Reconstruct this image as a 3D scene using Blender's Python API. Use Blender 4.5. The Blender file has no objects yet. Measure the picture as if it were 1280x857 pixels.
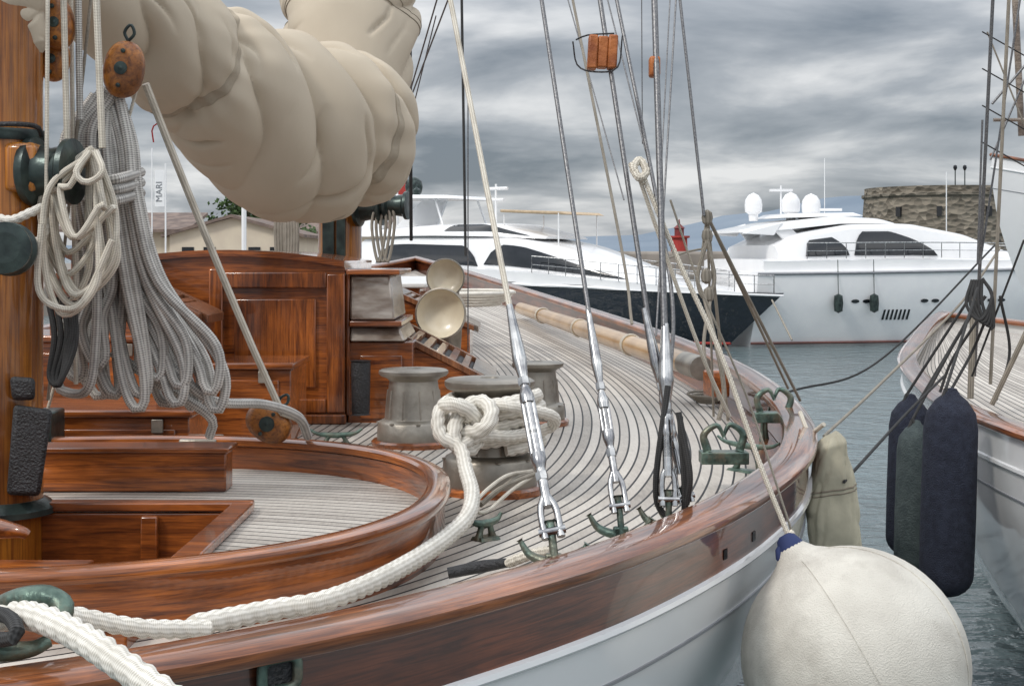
import bpy, math, random
import numpy as np
from mathutils import Vector, Matrix, noise as mnoise
random.seed(4); np.random.seed(4)
scene=bpy.context.scene
F=1777.8; H=2.6
def P(px,py,D): return Vector(((px-640)*D/F, D, H-(py-320)*D/F))
# ---------------------------------------------------------------- materials
def newmat(name):
    m=bpy.data.materials.new(name); m.use_nodes=True
    nt=m.node_tree; b=nt.nodes['Principled BSDF']; return m,nt,b
def N(nt,t,**k):
    n=nt.nodes.new(t)
    for a,v in k.items(): setattr(n,a,v)
    return n
def ramp(nt,fac,stops):
    r=nt.nodes.new('ShaderNodeValToRGB'); e=r.color_ramp.elements
    e[0].position=stops[0][0]; e[0].color=(*stops[0][1],1)
    e[1].position=stops[1][0]; e[1].color=(*stops[1][1],1)
    for p,c in stops[2:]:
        x=e.new(p); x.color=(*c,1)
    nt.links.new(fac,r.inputs[0]); return r
def M(name,c1,c2=None,rough=.5,metal=0,scale=8,coat=0,bump=.0,bscale=40,sc=(1,1,1),coord='Object',r2=None,dirt=None):
    m,nt,b=newmat(name); L=nt.links.new
    c2=c2 or tuple(x*.8 for x in c1)
    tc=N(nt,'ShaderNodeTexCoord'); mp=N(nt,'ShaderNodeMapping'); mp.inputs['Scale'].default_value=sc
    L(tc.outputs[coord],mp.inputs[0])
    n=N(nt,'ShaderNodeTexNoise'); n.inputs['Scale'].default_value=scale; n.inputs['Detail'].default_value=6
    L(mp.outputs[0],n.inputs['Vector'])
    r=ramp(nt,n.outputs['Fac'],[(.35,c2),(.65,c1)])
    col=r.outputs[0]
    if dirt:
        n3=N(nt,'ShaderNodeTexNoise'); n3.inputs['Scale'].default_value=scale*.35; n3.inputs['Detail'].default_value=8
        n3.inputs['Roughness'].default_value=.7
        L(tc.outputs[coord],n3.inputs['Vector'])
        rr=ramp(nt,n3.outputs['Fac'],[(.48,(0,0,0)),(.7,(1,1,1))])
        mx=N(nt,'ShaderNodeMix',data_type='RGBA'); L(rr.outputs[0],mx.inputs[0]); L(col,mx.inputs[6]); mx.inputs[7].default_value=(*dirt,1)
        col=mx.outputs[2]
    L(col,b.inputs['Base Color'])
    b.inputs['Metallic'].default_value=metal; b.inputs['Roughness'].default_value=rough
    if r2 is not None:
        mr=N(nt,'ShaderNodeMapRange'); L(n.outputs['Fac'],mr.inputs[0]); mr.inputs[3].default_value=rough; mr.inputs[4].default_value=r2
        L(mr.outputs[0],b.inputs['Roughness'])
    b.inputs['Coat Weight'].default_value=coat; b.inputs['Coat Roughness'].default_value=.06
    if bump>0:
        n2=N(nt,'ShaderNodeTexNoise'); n2.inputs['Scale'].default_value=bscale; n2.inputs['Detail'].default_value=5
        L(mp.outputs[0],n2.inputs['Vector'])
        bp=N(nt,'ShaderNodeBump'); bp.inputs['Strength'].default_value=bump; bp.inputs['Distance'].default_value=.02
        L(n2.outputs['Fac'],bp.inputs['Height']); L(bp.outputs[0],b.inputs['Normal'])
    return m
def WOOD(name,light,dark,sc=(1.2,14,14),coord='Object',coat=.9,rough=.34):
    m,nt,b=newmat(name); L=nt.links.new
    tc=N(nt,'ShaderNodeTexCoord'); mp=N(nt,'ShaderNodeMapping'); mp.inputs['Scale'].default_value=sc
    L(tc.outputs[coord],mp.inputs[0])
    n=N(nt,'ShaderNodeTexNoise'); n.inputs['Scale'].default_value=2.2; n.inputs['Detail'].default_value=9; n.inputs['Roughness'].default_value=.66; n.inputs['Distortion'].default_value=.8
    L(mp.outputs[0],n.inputs['Vector'])
    mp3=N(nt,'ShaderNodeMapping'); mp3.inputs['Scale'].default_value=tuple(3*x if x>3 else x*1.5 for x in sc); L(tc.outputs[coord],mp3.inputs[0])
    nf=N(nt,'ShaderNodeTexNoise'); nf.inputs['Scale'].default_value=3.5; nf.inputs['Detail'].default_value=5; L(mp3.outputs[0],nf.inputs['Vector'])
    fine_=ramp(nt,nf.outputs['Fac'],[(.36,(.5,.45,.4)),(.52,(1,1,1))])
    mid=tuple(a*.52+c*.48 for a,c in zip(light,dark))
    r=ramp(nt,n.outputs['Fac'],[(.32,dark),(.68,light),(.5,mid)])
    n2=N(nt,'ShaderNodeTexNoise'); n2.inputs['Scale'].default_value=1.9; n2.inputs['Detail'].default_value=5
    L(tc.outputs[coord],n2.inputs['Vector'])
    r2=ramp(nt,n2.outputs['Fac'],[(.32,(.34,.26,.22)),(.68,(1.35,1.22,1.05))])
    mx=N(nt,'ShaderNodeMix',data_type='RGBA',blend_type='MULTIPLY'); mx.inputs[0].default_value=1
    L(r.outputs[0],mx.inputs[6]); L(r2.outputs[0],mx.inputs[7])
    mx2=N(nt,'ShaderNodeMix',data_type='RGBA',blend_type='MULTIPLY'); mx2.inputs[0].default_value=.8
    L(mx.outputs[2],mx2.inputs[6]); L(fine_.outputs[0],mx2.inputs[7]); L(mx2.outputs[2],b.inputs['Base Color'])
    b.inputs['Roughness'].default_value=rough; b.inputs['Coat Weight'].default_value=coat; b.inputs['Coat Roughness'].default_value=.05
    bp=N(nt,'ShaderNodeBump'); bp.inputs['Strength'].default_value=.15; bp.inputs['Distance'].default_value=.004
    L(n.outputs['Fac'],bp.inputs['Height']); L(bp.outputs[0],b.inputs['Normal'])
    return m
def DECK(name,w=.052,gap=.18):
    m,nt,b=newmat(name); L=nt.links.new
    at=N(nt,'ShaderNodeAttribute'); at.attribute_name='plank'
    dv=N(nt,'ShaderNodeMath',operation='DIVIDE'); L(at.outputs['Fac'],dv.inputs[0]); dv.inputs[1].default_value=w
    fr=N(nt,'ShaderNodeMath',operation='FRACT'); L(dv.outputs[0],fr.inputs[0])
    fl=N(nt,'ShaderNodeMath',operation='FLOOR'); L(dv.outputs[0],fl.inputs[0])
    lt=N(nt,'ShaderNodeMath',operation='LESS_THAN'); L(fr.outputs[0],lt.inputs[0]); lt.inputs[1].default_value=gap
    wn=N(nt,'ShaderNodeTexWhiteNoise',noise_dimensions='1D'); L(fl.outputs[0],wn.inputs['W'])
    tc=N(nt,'ShaderNodeTexCoord')
    mp=N(nt,'ShaderNodeMapping'); mp.inputs['Scale'].default_value=(30,4,10); L(tc.outputs['Object'],mp.inputs[0])
    n=N(nt,'ShaderNodeTexNoise'); n.inputs['Scale'].default_value=3; n.inputs['Detail'].default_value=8; L(mp.outputs[0],n.inputs['Vector'])
    n2=N(nt,'ShaderNodeTexNoise'); n2.inputs['Scale'].default_value=1.6; n2.inputs['Detail'].default_value=8; n2.inputs['Roughness'].default_value=.65; L(tc.outputs['Object'],n2.inputs['Vector'])
    a1=N(nt,'ShaderNodeMath',operation='ADD'); L(n.outputs['Fac'],a1.inputs[0]); L(wn.outputs['Value'],a1.inputs[1])
    a2=N(nt,'ShaderNodeMath',operation='MULTIPLY_ADD'); L(n2.outputs['Fac'],a2.inputs[0]); a2.inputs[1].default_value=1.5; L(a1.outputs[0],a2.inputs[2])
    a3=N(nt,'ShaderNodeMath',operation='MULTIPLY'); L(a2.outputs[0],a3.inputs[0]); a3.inputs[1].default_value=.34
    r=ramp(nt,a3.outputs[0],[(.25,(.22,.195,.17)),(.8,(.60,.555,.495)),(.5,(.42,.38,.335))])
    mx=N(nt,'ShaderNodeMix',data_type='RGBA'); L(lt.outputs[0],mx.inputs[0]); L(r.outputs[0],mx.inputs[6]); mx.inputs[7].default_value=(.010,.010,.011,1)
    L(mx.outputs[2],b.inputs['Base Color']); b.inputs['Roughness'].default_value=.62
    sb=N(nt,'ShaderNodeMath',operation='SUBTRACT'); L(n.outputs['Fac'],sb.inputs[0]); L(lt.outputs[0],sb.inputs[1])
    bp=N(nt,'ShaderNodeBump'); bp.inputs['Strength'].default_value=.3; bp.inputs['Distance'].default_value=.003
    L(sb.outputs[0],bp.inputs['Height']); L(bp.outputs[0],b.inputs['Normal'])
    return m
def ROPE(name,c,c2,fu=60,fv=3,bump=.6):
    m,nt,b=newmat(name); L=nt.links.new
    uv=N(nt,'ShaderNodeUVMap'); sp=N(nt,'ShaderNodeSeparateXYZ'); L(uv.outputs[0],sp.inputs[0])
    def wave(s):
        a=N(nt,'ShaderNodeMath',operation='MULTIPLY'); L(sp.outputs[0],a.inputs[0]); a.inputs[1].default_value=fu*6.283
        q=N(nt,'ShaderNodeMath',operation='MULTIPLY'); L(sp.outputs[1],q.inputs[0]); q.inputs[1].default_value=s*fv*6.283
        d=N(nt,'ShaderNodeMath',operation='ADD'); L(a.outputs[0],d.inputs[0]); L(q.outputs[0],d.inputs[1])
        e=N(nt,'ShaderNodeMath',operation='SINE'); L(d.outputs[0],e.inputs[0]); return e
    w1=wave(1); w2=wave(-1)
    mm=N(nt,'ShaderNodeMath',operation='MULTIPLY'); L(w1.outputs[0],mm.inputs[0]); L(w2.outputs[0],mm.inputs[1])
    mr=N(nt,'ShaderNodeMapRange'); L(mm.outputs[0],mr.inputs[0]); mr.inputs[1].default_value=-1
    tc=N(nt,'ShaderNodeTexCoord'); n=N(nt,'ShaderNodeTexNoise'); n.inputs['Scale'].default_value=14; n.inputs['Detail'].default_value=6; L(tc.outputs['Object'],n.inputs['Vector'])
    av=N(nt,'ShaderNodeMath',operation='MULTIPLY'); L(mr.outputs[0],av.inputs[0]); L(n.outputs['Fac'],av.inputs[1])
    r=ramp(nt,av.outputs[0],[(.0,c2),(.42,c)])
    L(r.outputs[0],b.inputs['Base Color']); b.inputs['Roughness'].default_value=.85
    bp=N(nt,'ShaderNodeBump'); bp.inputs['Strength'].default_value=bump; bp.inputs['Distance'].default_value=.003
    L(mr.outputs[0],bp.inputs['Height']); L(bp.outputs[0],b.inputs['Normal'])
    return m
varn=WOOD('varnished_mahogany',(.56,.18,.033),(.085,.018,.005))
varnv=WOOD('varnished_mahogany_vert',(.54,.175,.033),(.09,.02,.006),sc=(12,12,1.2))
varn_uv=WOOD('varnished_rail',(.46,.17,.055),(.10,.028,.010),sc=(1.5,25,1),coord='UV',coat=1)
band_uv=WOOD('varnished_bulwark',(.21,.062,.024),(.045,.012,.006),sc=(1.2,18,1),coord='UV',coat=1)
mastw=WOOD('varnished_spruce',(.66,.28,.03),(.26,.08,.01),sc=(16,16,.8))
polew=M('spar_wood',(.58,.38,.19),(.40,.24,.105),rough=.3,scale=2.5,coat=.5,sc=(1,1,1))
weath=WOOD('weathered_teak',(.42,.40,.38),(.16,.145,.135),sc=(2,16,16),coat=.4,rough=.4)
slatw=WOOD('slat_teak',(.34,.15,.07),(.12,.05,.025),sc=(10,10,2),coat=.5)
deckm=DECK('teak_deck'); deckm2=DECK('cockpit_teak',.055,.14)
white=M('white_hull_paint',(.88,.88,.88),(.82,.825,.83),rough=.10,coat=.8,scale=1.5,bump=.03,bscale=2)
whited=M('white_paint_satin',(.74,.74,.72),(.64,.64,.62),rough=.4,scale=5)
greyl=M('grey_stripe',(.22,.23,.25),rough=.3)
bootm=M('antifouling',(.03,.04,.05),rough=.5)
bronze=M('weathered_bronze',(.42,.385,.33),(.23,.21,.18),rough=.33,metal=.75,scale=6,bump=.10,r2=.5)
verd=M('verdigris_bronze',(.15,.22,.18),(.045,.075,.065),rough=.38,metal=.6,scale=22,bump=.25,dirt=(.22,.18,.13))
steel=M('stainless_steel',(.56,.56,.55),(.26,.26,.27),rough=.24,metal=1,scale=20)
wire=M('wire_rope',(.22,.22,.22),(.11,.11,.12),rough=.4,metal=.7,scale=150)
blackl=M('black_leather',(.025,.025,.028),(.012,.012,.013),rough=.5,scale=30,bump=.5,bscale=120)
darkm=M('dark_winch_metal',(.06,.085,.078),(.022,.03,.03),rough=.32,metal=.5,scale=12,bump=.1)
canvas=M('sail_canvas',(.56,.485,.38),(.49,.42,.325),rough=.85,scale=1.6,bump=.10,bscale=16,sc=(1,1,.6))
seamm=M('canvas_seam',(.26,.22,.17),rough=.9)
strapm=M('sail_strap',(.42,.36,.28),(.36,.31,.24),rough=.9,scale=30)
bagm=M('canvas_bag',(.52,.48,.36),(.40,.37,.28),rough=.9,scale=6,bump=.25,bscale=14)
cream=M('cream_enamel',(.80,.73,.58),(.66,.59,.45),rough=.3,scale=6,coat=.3)
fendw=M('fender_cover_white',(.70,.67,.60),(.58,.55,.49),rough=.9,scale=6,bump=.4,bscale=220,dirt=(.40,.37,.32))
fendb=M('fender_cover_navy',(.030,.036,.060),(.017,.02,.036),rough=.95,scale=30,bump=.8,bscale=160)
fendg=M('fender_cover_green',(.065,.085,.085),(.04,.055,.058),rough=.9,scale=20,bump=.5,bscale=100)
bluem=M('blue_lashing',(.02,.035,.12),rough=.8)
ropeg=ROPE('grey_braided_rope',(.62,.60,.56),(.19,.18,.17),fu=60,fv=4)
ropew=ROPE('white_laid_rope',(.86,.83,.76),(.46,.43,.37),fu=120,fv=6,bump=.3)
ropec=ROPE('cream_braided_rope',(.78,.73,.63),(.34,.30,.24),fu=95,fv=4)
roped=ROPE('dark_rope',(.05,.05,.05),(.015,.015,.015),fu=90,fv=4)
ropeh=ROPE('hemp_rope',(.40,.36,.30),(.13,.115,.09),fu=100,fv=4)
glass=M('tinted_glass',(.012,.014,.018),(.008,.01,.012),rough=.05,coat=.5)
navyh=M('navy_hull',(.012,.016,.028),(.008,.012,.02),rough=.08,coat=1)
gelc=M('white_gelcoat',(.90,.90,.90),(.85,.85,.86),rough=.25,coat=.5,scale=2)
orangew=WOOD('block_wood',(.68,.29,.045),(.20,.06,.012),sc=(8,8,8),coat=.3,rough=.5)
redo=M('orange_block',(.46,.15,.04),(.26,.07,.02),rough=.5,scale=18,bump=.3)
beigew=M('painted_render',(.68,.60,.47),(.58,.50,.40),rough=.9,scale=.6)
rooft=M('roof_tiles',(.24,.18,.15),(.12,.09,.08),rough=.9,scale=1.5,bump=.5,bscale=8)
stoneq=M('quay_stone',(.30,.27,.24),(.18,.16,.14),rough=.95,scale=.6,bump=.5,bscale=3)
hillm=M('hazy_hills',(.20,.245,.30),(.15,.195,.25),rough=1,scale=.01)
redl=M('red_lighthouse',(.45,.04,.03),rough=.6)
leafm=M('foliage',(.07,.12,.035),(.035,.07,.02),rough=.8,scale=3)
barkm=M('bark',(.10,.07,.05),rough=.9)
beigec=M('beige_awning',(.55,.42,.28),rough=.8)

# ---------------------------------------------------------------- mesh builder
def crs(pts,step=None,n=None,closed=False):
    p=np.array([tuple(q) for q in pts],float)
    if len(p)==2 and not closed:
        Ln=np.linalg.norm(p[1]-p[0]); k=max(2,int(Ln/step)+1) if step else n
        t=np.linspace(0,1,k)[:,None]; return p[0]*(1-t)+p[1]*t
    if closed: q=np.vstack([p[-1],p,p[0],p[1]]); segs=len(p)
    else: q=np.vstack([2*p[0]-p[1],p,2*p[-1]-p[-2]]); segs=len(p)-1
    out=[]
    for i in range(segs):
        a,b,c,d=q[i],q[i+1],q[i+2],q[i+3]
        k=24
        t=np.linspace(0,1,k,endpoint=False)[:,None]
        out.append(.5*((2*b)+(-a+c)*t+(2*a-5*b+4*c-d)*t**2+(-a+3*b-3*c+d)*t**3))
    o=np.vstack(out+[p[:1] if closed else p[-1:]])
    s=np.r_[0,np.cumsum(np.linalg.norm(np.diff(o,axis=0),axis=1))]
    k=n or max(3,int(s[-1]/step)+1)
    u=np.linspace(0,s[-1],k)
    r=np.stack([np.interp(u,s,o[:,j]) for j in range(o.shape[1])],1)
    return r[:-1] if closed else r
class MB:
    def __init__(s): s.v=[];s.f=[];s.uv=[];s.mi=[]
    def add(s,V,Fs,UV=None,m=0):
        o=len(s.v); s.v+= [tuple(x) for x in V]
        for i,f in enumerate(Fs):
            s.f.append([o+k for k in f]); s.mi.append(m)
            s.uv.append(UV[i] if UV else [(V[k][0],V[k][1]) for k in f])
    def grid(s,G,m=0,cu=False,cv=False,UV=None):
        nu,nv=G.shape[:2]; V=G.reshape(-1,3).tolist(); Fs=[];U=[]
        for i in range(nu-(0 if cu else 1)):
            for j in range(nv-(0 if cv else 1)):
                i2=(i+1)%nu;j2=(j+1)%nv
                Fs.append([i*nv+j,i2*nv+j,i2*nv+j2,i*nv+j2])
                if UV is not None: 
                    a,b=UV
                    U.append([(a[i],b[j]),(a[i+1],b[j]),(a[i+1],b[j+1]),(a[i],b[j+1])])
                else: U.append([(i/nu,j/nv),((i+1)/nu,j/nv),((i+1)/nu,(j+1)/nv),(i/nu,(j+1)/nv)])
        s.add(V,Fs,U,m)
    def sweep(s,pts,r,sides=10,strands=0,pitch=None,step=None,m=0,closed=False,cap=True,raw=False):
        rr=r if np.isscalar(r) else None
        r0=rr if rr else max(r)
        if strands: pitch=r0*4.6; step=pitch/11; sides=18
        step=step or max(r0*1.5,.02)
        p=np.array([tuple(q) for q in pts],float) if raw else crs(pts,step=step,closed=closed)
        if strands==0 and len(pts)==2 and not raw: p=np.array([tuple(q) for q in pts],float) if rr else crs(pts,n=len(r)*4)
        n=len(p)
        T=np.gradient(p,axis=0) if not closed else np.roll(p,-1,0)-np.roll(p,1,0)
        T/= (np.linalg.norm(T,axis=1)[:,None]+1e-9)
        ref=np.array([0,0,1.]) if abs(T[0][2])<.9 else np.array([1.,0,0])
        nn=np.cross(T[0],ref); nn/=np.linalg.norm(nn); Ns=[nn]
        for i in range(1,n):
            nn=Ns[-1]-T[i]*np.dot(Ns[-1],T[i]); nn/=np.linalg.norm(nn)+1e-9; Ns.append(nn)
        Ns=np.array(Ns); B=np.cross(T,Ns)
        L=np.r_[0,np.cumsum(np.linalg.norm(np.diff(p,axis=0),axis=1))]
        R=np.full(n,rr) if rr else np.interp(np.linspace(0,1,n),np.linspace(0,1,len(r)),r)
        th=np.linspace(0,2*math.pi,sides,endpoint=False)
        G=np.zeros((n,sides,3))
        for j,a in enumerate(th):
            k=1.0
            if strands: 
                k=.74+.32*np.abs(np.cos(strands/2*(a-2*math.pi*L/pitch/1.0)))**.8
            G[:,j]=p+(Ns*math.cos(a)+B*math.sin(a))*(R*k)[:,None]
        Lc=np.r_[L,L[-1]+.02]
        s.grid(G,m,cu=closed,cv=True,UV=(Lc,np.linspace(0,1,sides+1)))
        if cap and not closed:
            o=len(s.v)-n*sides
            for e,rev in((0,True),(n-1,False)):
                f=[o+e*sides+j for j in range(sides)]
                s.f.append(f[::-1] if rev else f); s.mi.append(m); s.uv.append([(0,0)]*sides)
    def lathe(s,prof,o,axis=(0,0,1),seg=36,m=0,cap=True):
        ax=Vector(axis).normalized(); q=ax.to_track_quat('Z','Y').to_matrix(); o=Vector(o)
        G=np.zeros((len(prof),seg,3))
        for i,(r,h) in enumerate(prof):
            for j in range(seg):
                a=2*math.pi*j/seg; G[i,j]=q@Vector((r*math.cos(a),r*math.sin(a),h))+o
        s.grid(G,m,cv=True)
        if cap:
            b=len(s.v)-len(prof)*seg
            for e,rev in((0,True),(len(prof)-1,False)):
                if prof[e][0]>1e-4:
                    f=[b+e*seg+j for j in range(seg)]; s.f.append(f[::-1] if rev else f); s.mi.append(m); s.uv.append([(0,0)]*seg)
    def hexa(s,c,m=0):
        Fs=[[0,3,2,1],[4,5,6,7],[0,1,5,4],[1,2,6,5],[2,3,7,6],[3,0,4,7]]
        s.add(c,Fs,None,m)
    def box(s,lo,hi,m=0,rz=0,ry=0):
        x0,y0,z0=lo;x1,y1,z1=hi
        c=[(x0,y0,z0),(x1,y0,z0),(x1,y1,z0),(x0,y1,z0),(x0,y0,z1),(x1,y0,z1),(x1,y1,z1),(x0,y1,z1)]
        if rz or ry:
            ce=Vector(((x0+x1)/2,(y0+y1)/2,(z0+z1)/2)); R=Matrix.Rotation(rz,3,'Z')@Matrix.Rotation(ry,3,'Y')
            c=[tuple(R@(Vector(q)-ce)+ce) for q in c]
        s.hexa(c,m)
    def build(s,name,mats,parent=None,bevel=0,sharp=40):
        me=bpy.data.meshes.new(name); me.from_pydata(s.v,[],s.f)
        uvl=me.uv_layers.new(name='UVMap'); flat=[c for f in s.uv for q in f for c in q]
        uvl.data.foreach_set('uv',flat)
        for m in (mats if isinstance(mats,(list,tuple)) else [mats]): me.materials.append(m)
        me.polygons.foreach_set('material_index',s.mi); me.polygons.foreach_set('use_smooth',[True]*len(s.f))
        me.validate(); me.update(); me.set_sharp_from_angle(angle=math.radians(sharp))
        o=bpy.data.objects.new(name,me); scene.collection.objects.link(o)
        if parent: o.parent=parent
        if bevel:
            b=o.modifiers.new('bevel','BEVEL'); b.width=bevel; b.segments=2; b.limit_method='ANGLE'; b.angle_limit=math.radians(50)
        return o
def E(name):
    e=bpy.data.objects.new(name,None); scene.collection.objects.link(e); return e
def rope(name,pts,r,mat,strands=0,parent=None,**k):
    b=MB(); b.sweep(pts,r,strands=strands,**k); return b.build(name,mat,parent)

# ---------------------------------------------------------------- hull builder
def loop_from_half(half,xc,n=150):
    h=crs(half,n=n)
    st=np.stack([xc+h[:,0],h[:,1],h[:,2]],1); pt=np.stack([xc-h[:,0],h[:,1],h[:,2]],1)[::-1]
    return h,np.vstack([st,pt[1:-1]])
def outn(loop,c):
    T=np.roll(loop,-1,0)-np.roll(loop,1,0); T[:,2]=0; T/=np.linalg.norm(T,axis=1)[:,None]+1e-9
    n=np.stack([T[:,1],-T[:,0]],1)
    s=np.sign(np.sum(n*(loop[:,:2]-np.array(c)),1)); s[s==0]=1
    if s.sum()<0: n=-n
    return n
def strip(b,loop,nrm,prof,m,closedp=False):
    G=np.zeros((len(loop),len(prof),3))
    for j,(o,dz) in enumerate(prof):
        G[:,j,:2]=loop[:,:2]+nrm*o; G[:,j,2]=loop[:,2]+dz
    L=np.r_[0,np.cumsum(np.linalg.norm(np.diff(np.vstack([loop,loop[:1]]),axis=0),axis=1))]
    pl=[0]
    for j in range(1,len(prof)+1):
        a=prof[j-1];c=prof[j%len(prof)]; pl.append(pl[-1]+math.hypot(a[0]-c[0],a[1]-c[1]))
    b.grid(G,m,cu=True,cv=closedp,UV=(L,pl))
CAP=[(-.10,-.05),(-.103,-.02),(-.095,-.006),(-.07,0),(0,.002),(.03,-.004),(.044,-.018),(.044,-.036),(.034,-.048),(0,-.052)]
def hull(parent,loop,c,shx=.42,shy=.2,band=True,cap_h=.19):
    nr=outn(loop,c)
    b=MB(); strip(b,loop,nr,CAP,0,True); b.build('cap_rail',varn_uv,parent)
    b=MB(); strip(b,loop,nr,[(.004,-.05),(.008,-.12),(.008,-cap_h)],0); b.build('bulwark_band',band_uv if band else white,parent)
    b=MB(); strip(b,loop,nr,[(-.06,-.05),(-.06,-.30)],0); b.build('bulwark_inside',band_uv if band else whited,parent)
    b=MB(); strip(b,loop,nr,[(.008,-cap_h),(.022,-cap_h-.004),(.024,-cap_h-.018),(.018,-cap_h-.026),(.006,-cap_h-.03)],0); b.build('rubbing_strake',white,parent)
    b=MB(); n=16; G=np.zeros((len(loop),n,3)); z0=loop[:,2]-cap_h-.028
    for j in range(n):
        s=j/(n-1)
        G[:,j,0]=c[0]+(loop[:,0]+nr[:,0]*.006-c[0])*(1-shx*s**1.7)
        G[:,j,1]=c[1]+(loop[:,1]+nr[:,1]*.006-c[1])*(1-shy*s**1.3)
        G[:,j,2]=z0+(-.35-z0)*s
    b.grid(G[:,:13],0,cu=True); b.grid(G[:,12:],1,cu=True); b.build('topsides',[white,bootm],parent)
    b=MB(); loop2=G[:,1].copy(); strip(b,loop2,nr,[(.0,.004),(.006,.003),(.006,-.005),(.0,-.007)],0); b.build('sheer_groove',greyl,parent)
    return nr
XC=-1.55
half=[(0,2.28,1.85),(.33,2.36,1.85),(.63,2.52,1.85),(1.02,2.78,1.85),(1.41,3.14,1.85),(1.89,3.76,1.85),(2.37,4.68,1.85),(2.75,5.8,1.85),(3.0,7.4,1.855),(3.08,9.5,1.88),(2.92,12,1.93),(2.48,14.5,2.03),(1.65,18,2.22),(.8,21,2.42),(0,23,2.6)]
yacht=E('classic_sailing_yacht')
hs,loop=loop_from_half(half,XC,n=220)
NR=outn(loop,(XC,10)); hull(yacht,loop,(XC,10))
CC=(XC,4.78); CA,CBb=1.32,1.33
fine=crs(half,n=900)
def deck_z(x,y):
    hw=np.interp(y,fine[:,1],fine[:,0]); zr=np.interp(y,fine[:,1],fine[:,2]); t=min(1,abs(x-XC)/max(hw,.01))
    return zr-.25+.05*(1-t*t)
nv=100; ts=np.linspace(-1,1,nv); G=np.zeros((len(hs),nv,3))
for i,(hw,y,z) in enumerate(hs):
    G[i,:,0]=XC+ts*max(hw-.04,0); G[i,:,1]=y; G[i,:,2]=z-.25+.05*(1-ts**2)
b=MB(); V=G.reshape(-1,3)
Fs=[]
for i in range(len(hs)-1):
    for j in range(nv-1):
        c=(G[i,j]+G[i+1,j+1])/2
        if ((c[0]-CC[0])/CA)**2+((c[1]-CC[1])/CBb)**2<.9: continue
        Fs.append([i*nv+j,(i+1)*nv+j,(i+1)*nv+j+1,i*nv+j+1])
b.add(V.tolist(),Fs); dk=b.build('deck',deckm,yacht)
q=np.stack([np.abs(V[:,0]-XC),V[:,1]],1); dist=np.empty(len(q))
for i in range(0,len(q),2000):
    d=q[i:i+2000,None,:]-fine[None,:,:2]; dist[i:i+2000]=np.sqrt((d**2).sum(2).min(1))
at=dk.data.attributes.new('plank','FLOAT','POINT'); at.data.foreach_set('value',dist)
b=MB(); strip(b,loop,NR,[(-.063,-.249+.003),(-.063,-.235),(-.10,-.232),(-.20,-.225),(-.205,-.25)],0); b.build('covering_board',varn_uv,yacht)
for px in (748,870,940):
    k=min(range(30,180),key=lambda i:abs(640+F*loop[i,0]/loop[i,1]-px) if loop[i,1]<6 else 1e9)
    p=loop[k];n=NR[k]; T=Vector((-n[1],n[0],0))
    b=MB(); ce=Vector((p[0]+n[0]*.006,p[1]+n[1]*.006,p[2]-.145)); nn=Vector((n[0],n[1],0))
    w,h,d=.016,.015,.005
    b.hexa([ce-T*w-nn*d-Vector((0,0,h)),ce+T*w-nn*d-Vector((0,0,h)),ce+T*w+nn*d-Vector((0,0,h)),ce-T*w+nn*d-Vector((0,0,h)),
            ce-T*w-nn*d+Vector((0,0,h)),ce+T*w-nn*d+Vector((0,0,h)),ce+T*w+nn*d+Vector((0,0,h)),ce-T*w+nn*d+Vector((0,0,h))])
    b.build('scupper',blackl,yacht)
# coaming
th=np.linspace(0,2*math.pi,160,endpoint=False)
def sel(a,e=2/2.25): c,s=math.cos(a),math.sin(a); return (CC[0]+CA*math.copysign(abs(c)**e,c),CC[1]+CBb*math.copysign(abs(s)**e,s),0)
cl=np.array([sel(a) for a in th]); cn=outn(cl,CC)
b=MB(); z=1.83
strip(b,cl,cn,[(-.06,z-.03),(-.058,z-.008),(-.045,z),(.0,z+.003),(.018,z-.006),(.024,z-.02),(.02,z-.036),(.0,z-.042),(-.04,z-.042)],0,True); b.build('coaming_cap',WOOD('coaming_cap_wood',(.58,.20,.04),(.12,.03,.008),sc=(1.5,25,1),coord='UV',coat=1),yacht)
b=MB(); strip(b,cl,cn,[(.0,z-.04),(.002,1.58),(.018,1.625),(.018,1.575)],0); strip(b,cl,cn,[(-.045,z-.04),(-.045,1.5)],0); 
b.build('coaming_side',WOOD('coaming_wood',(.60,.19,.034),(.09,.02,.006),sc=(1.0,12,1),coord='UV'),yacht)
b=MB(); xs=np.linspace(-2.9,-.2,109); ys=np.linspace(3.4,6.15,111); pv=[];Fs=[]
WX0,WX1,WY0,WY1=-2.25,-.975,3.3,5.0
for x in xs:
    for y in ys: pv.append((x,y,1.70))
for i in range(108):
    for j in range(110):
        x=(xs[i]+xs[i+1])/2;y=(ys[j]+ys[j+1])/2
        if abs((x-CC[0])/(CA-.03))**2.25+abs((y-CC[1])/(CBb-.03))**2.25>1: continue
        if WX0<x<WX1 and y<WY1: continue
        Fs.append([i*111+j,(i+1)*111+j,(i+1)*111+j+1,i*111+j+1])
b.add(pv,Fs); so=b.build('cockpit_sole',deckm2,yacht)
at=so.data.attributes.new('plank','FLOAT','POINT')
at.data.foreach_set('value',[8-math.hypot(x+1.9,(y-2.2))*1.0+.12*(x) for x,y,_ in pv])
b=MB()
b.box((WX0,WY1,1.2),(WX1,WY1+.04,1.698)); b.box((WX1,3.45,1.2),(WX1+.04,WY1,1.698)); b.box((WX0-.04,3.6,1.2),(WX0,WY1+.04,1.698))
b.box((WX0-.04,WY1-.01,1.704),(WX1+.06,WY1+.06,1.735)); b.box((WX1-.01,3.7,1.704),(WX1+.07,WY1-.012,1.735))
b.box((WX0,3.4,1.18),(WX1,WY1,1.2))
b.box((-2.0,4.3,1.2),(-1.35,4.6,1.62)); b.box((-1.3,WY1-.03,1.3),(-1.24,WY1-.002,1.69))
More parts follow.
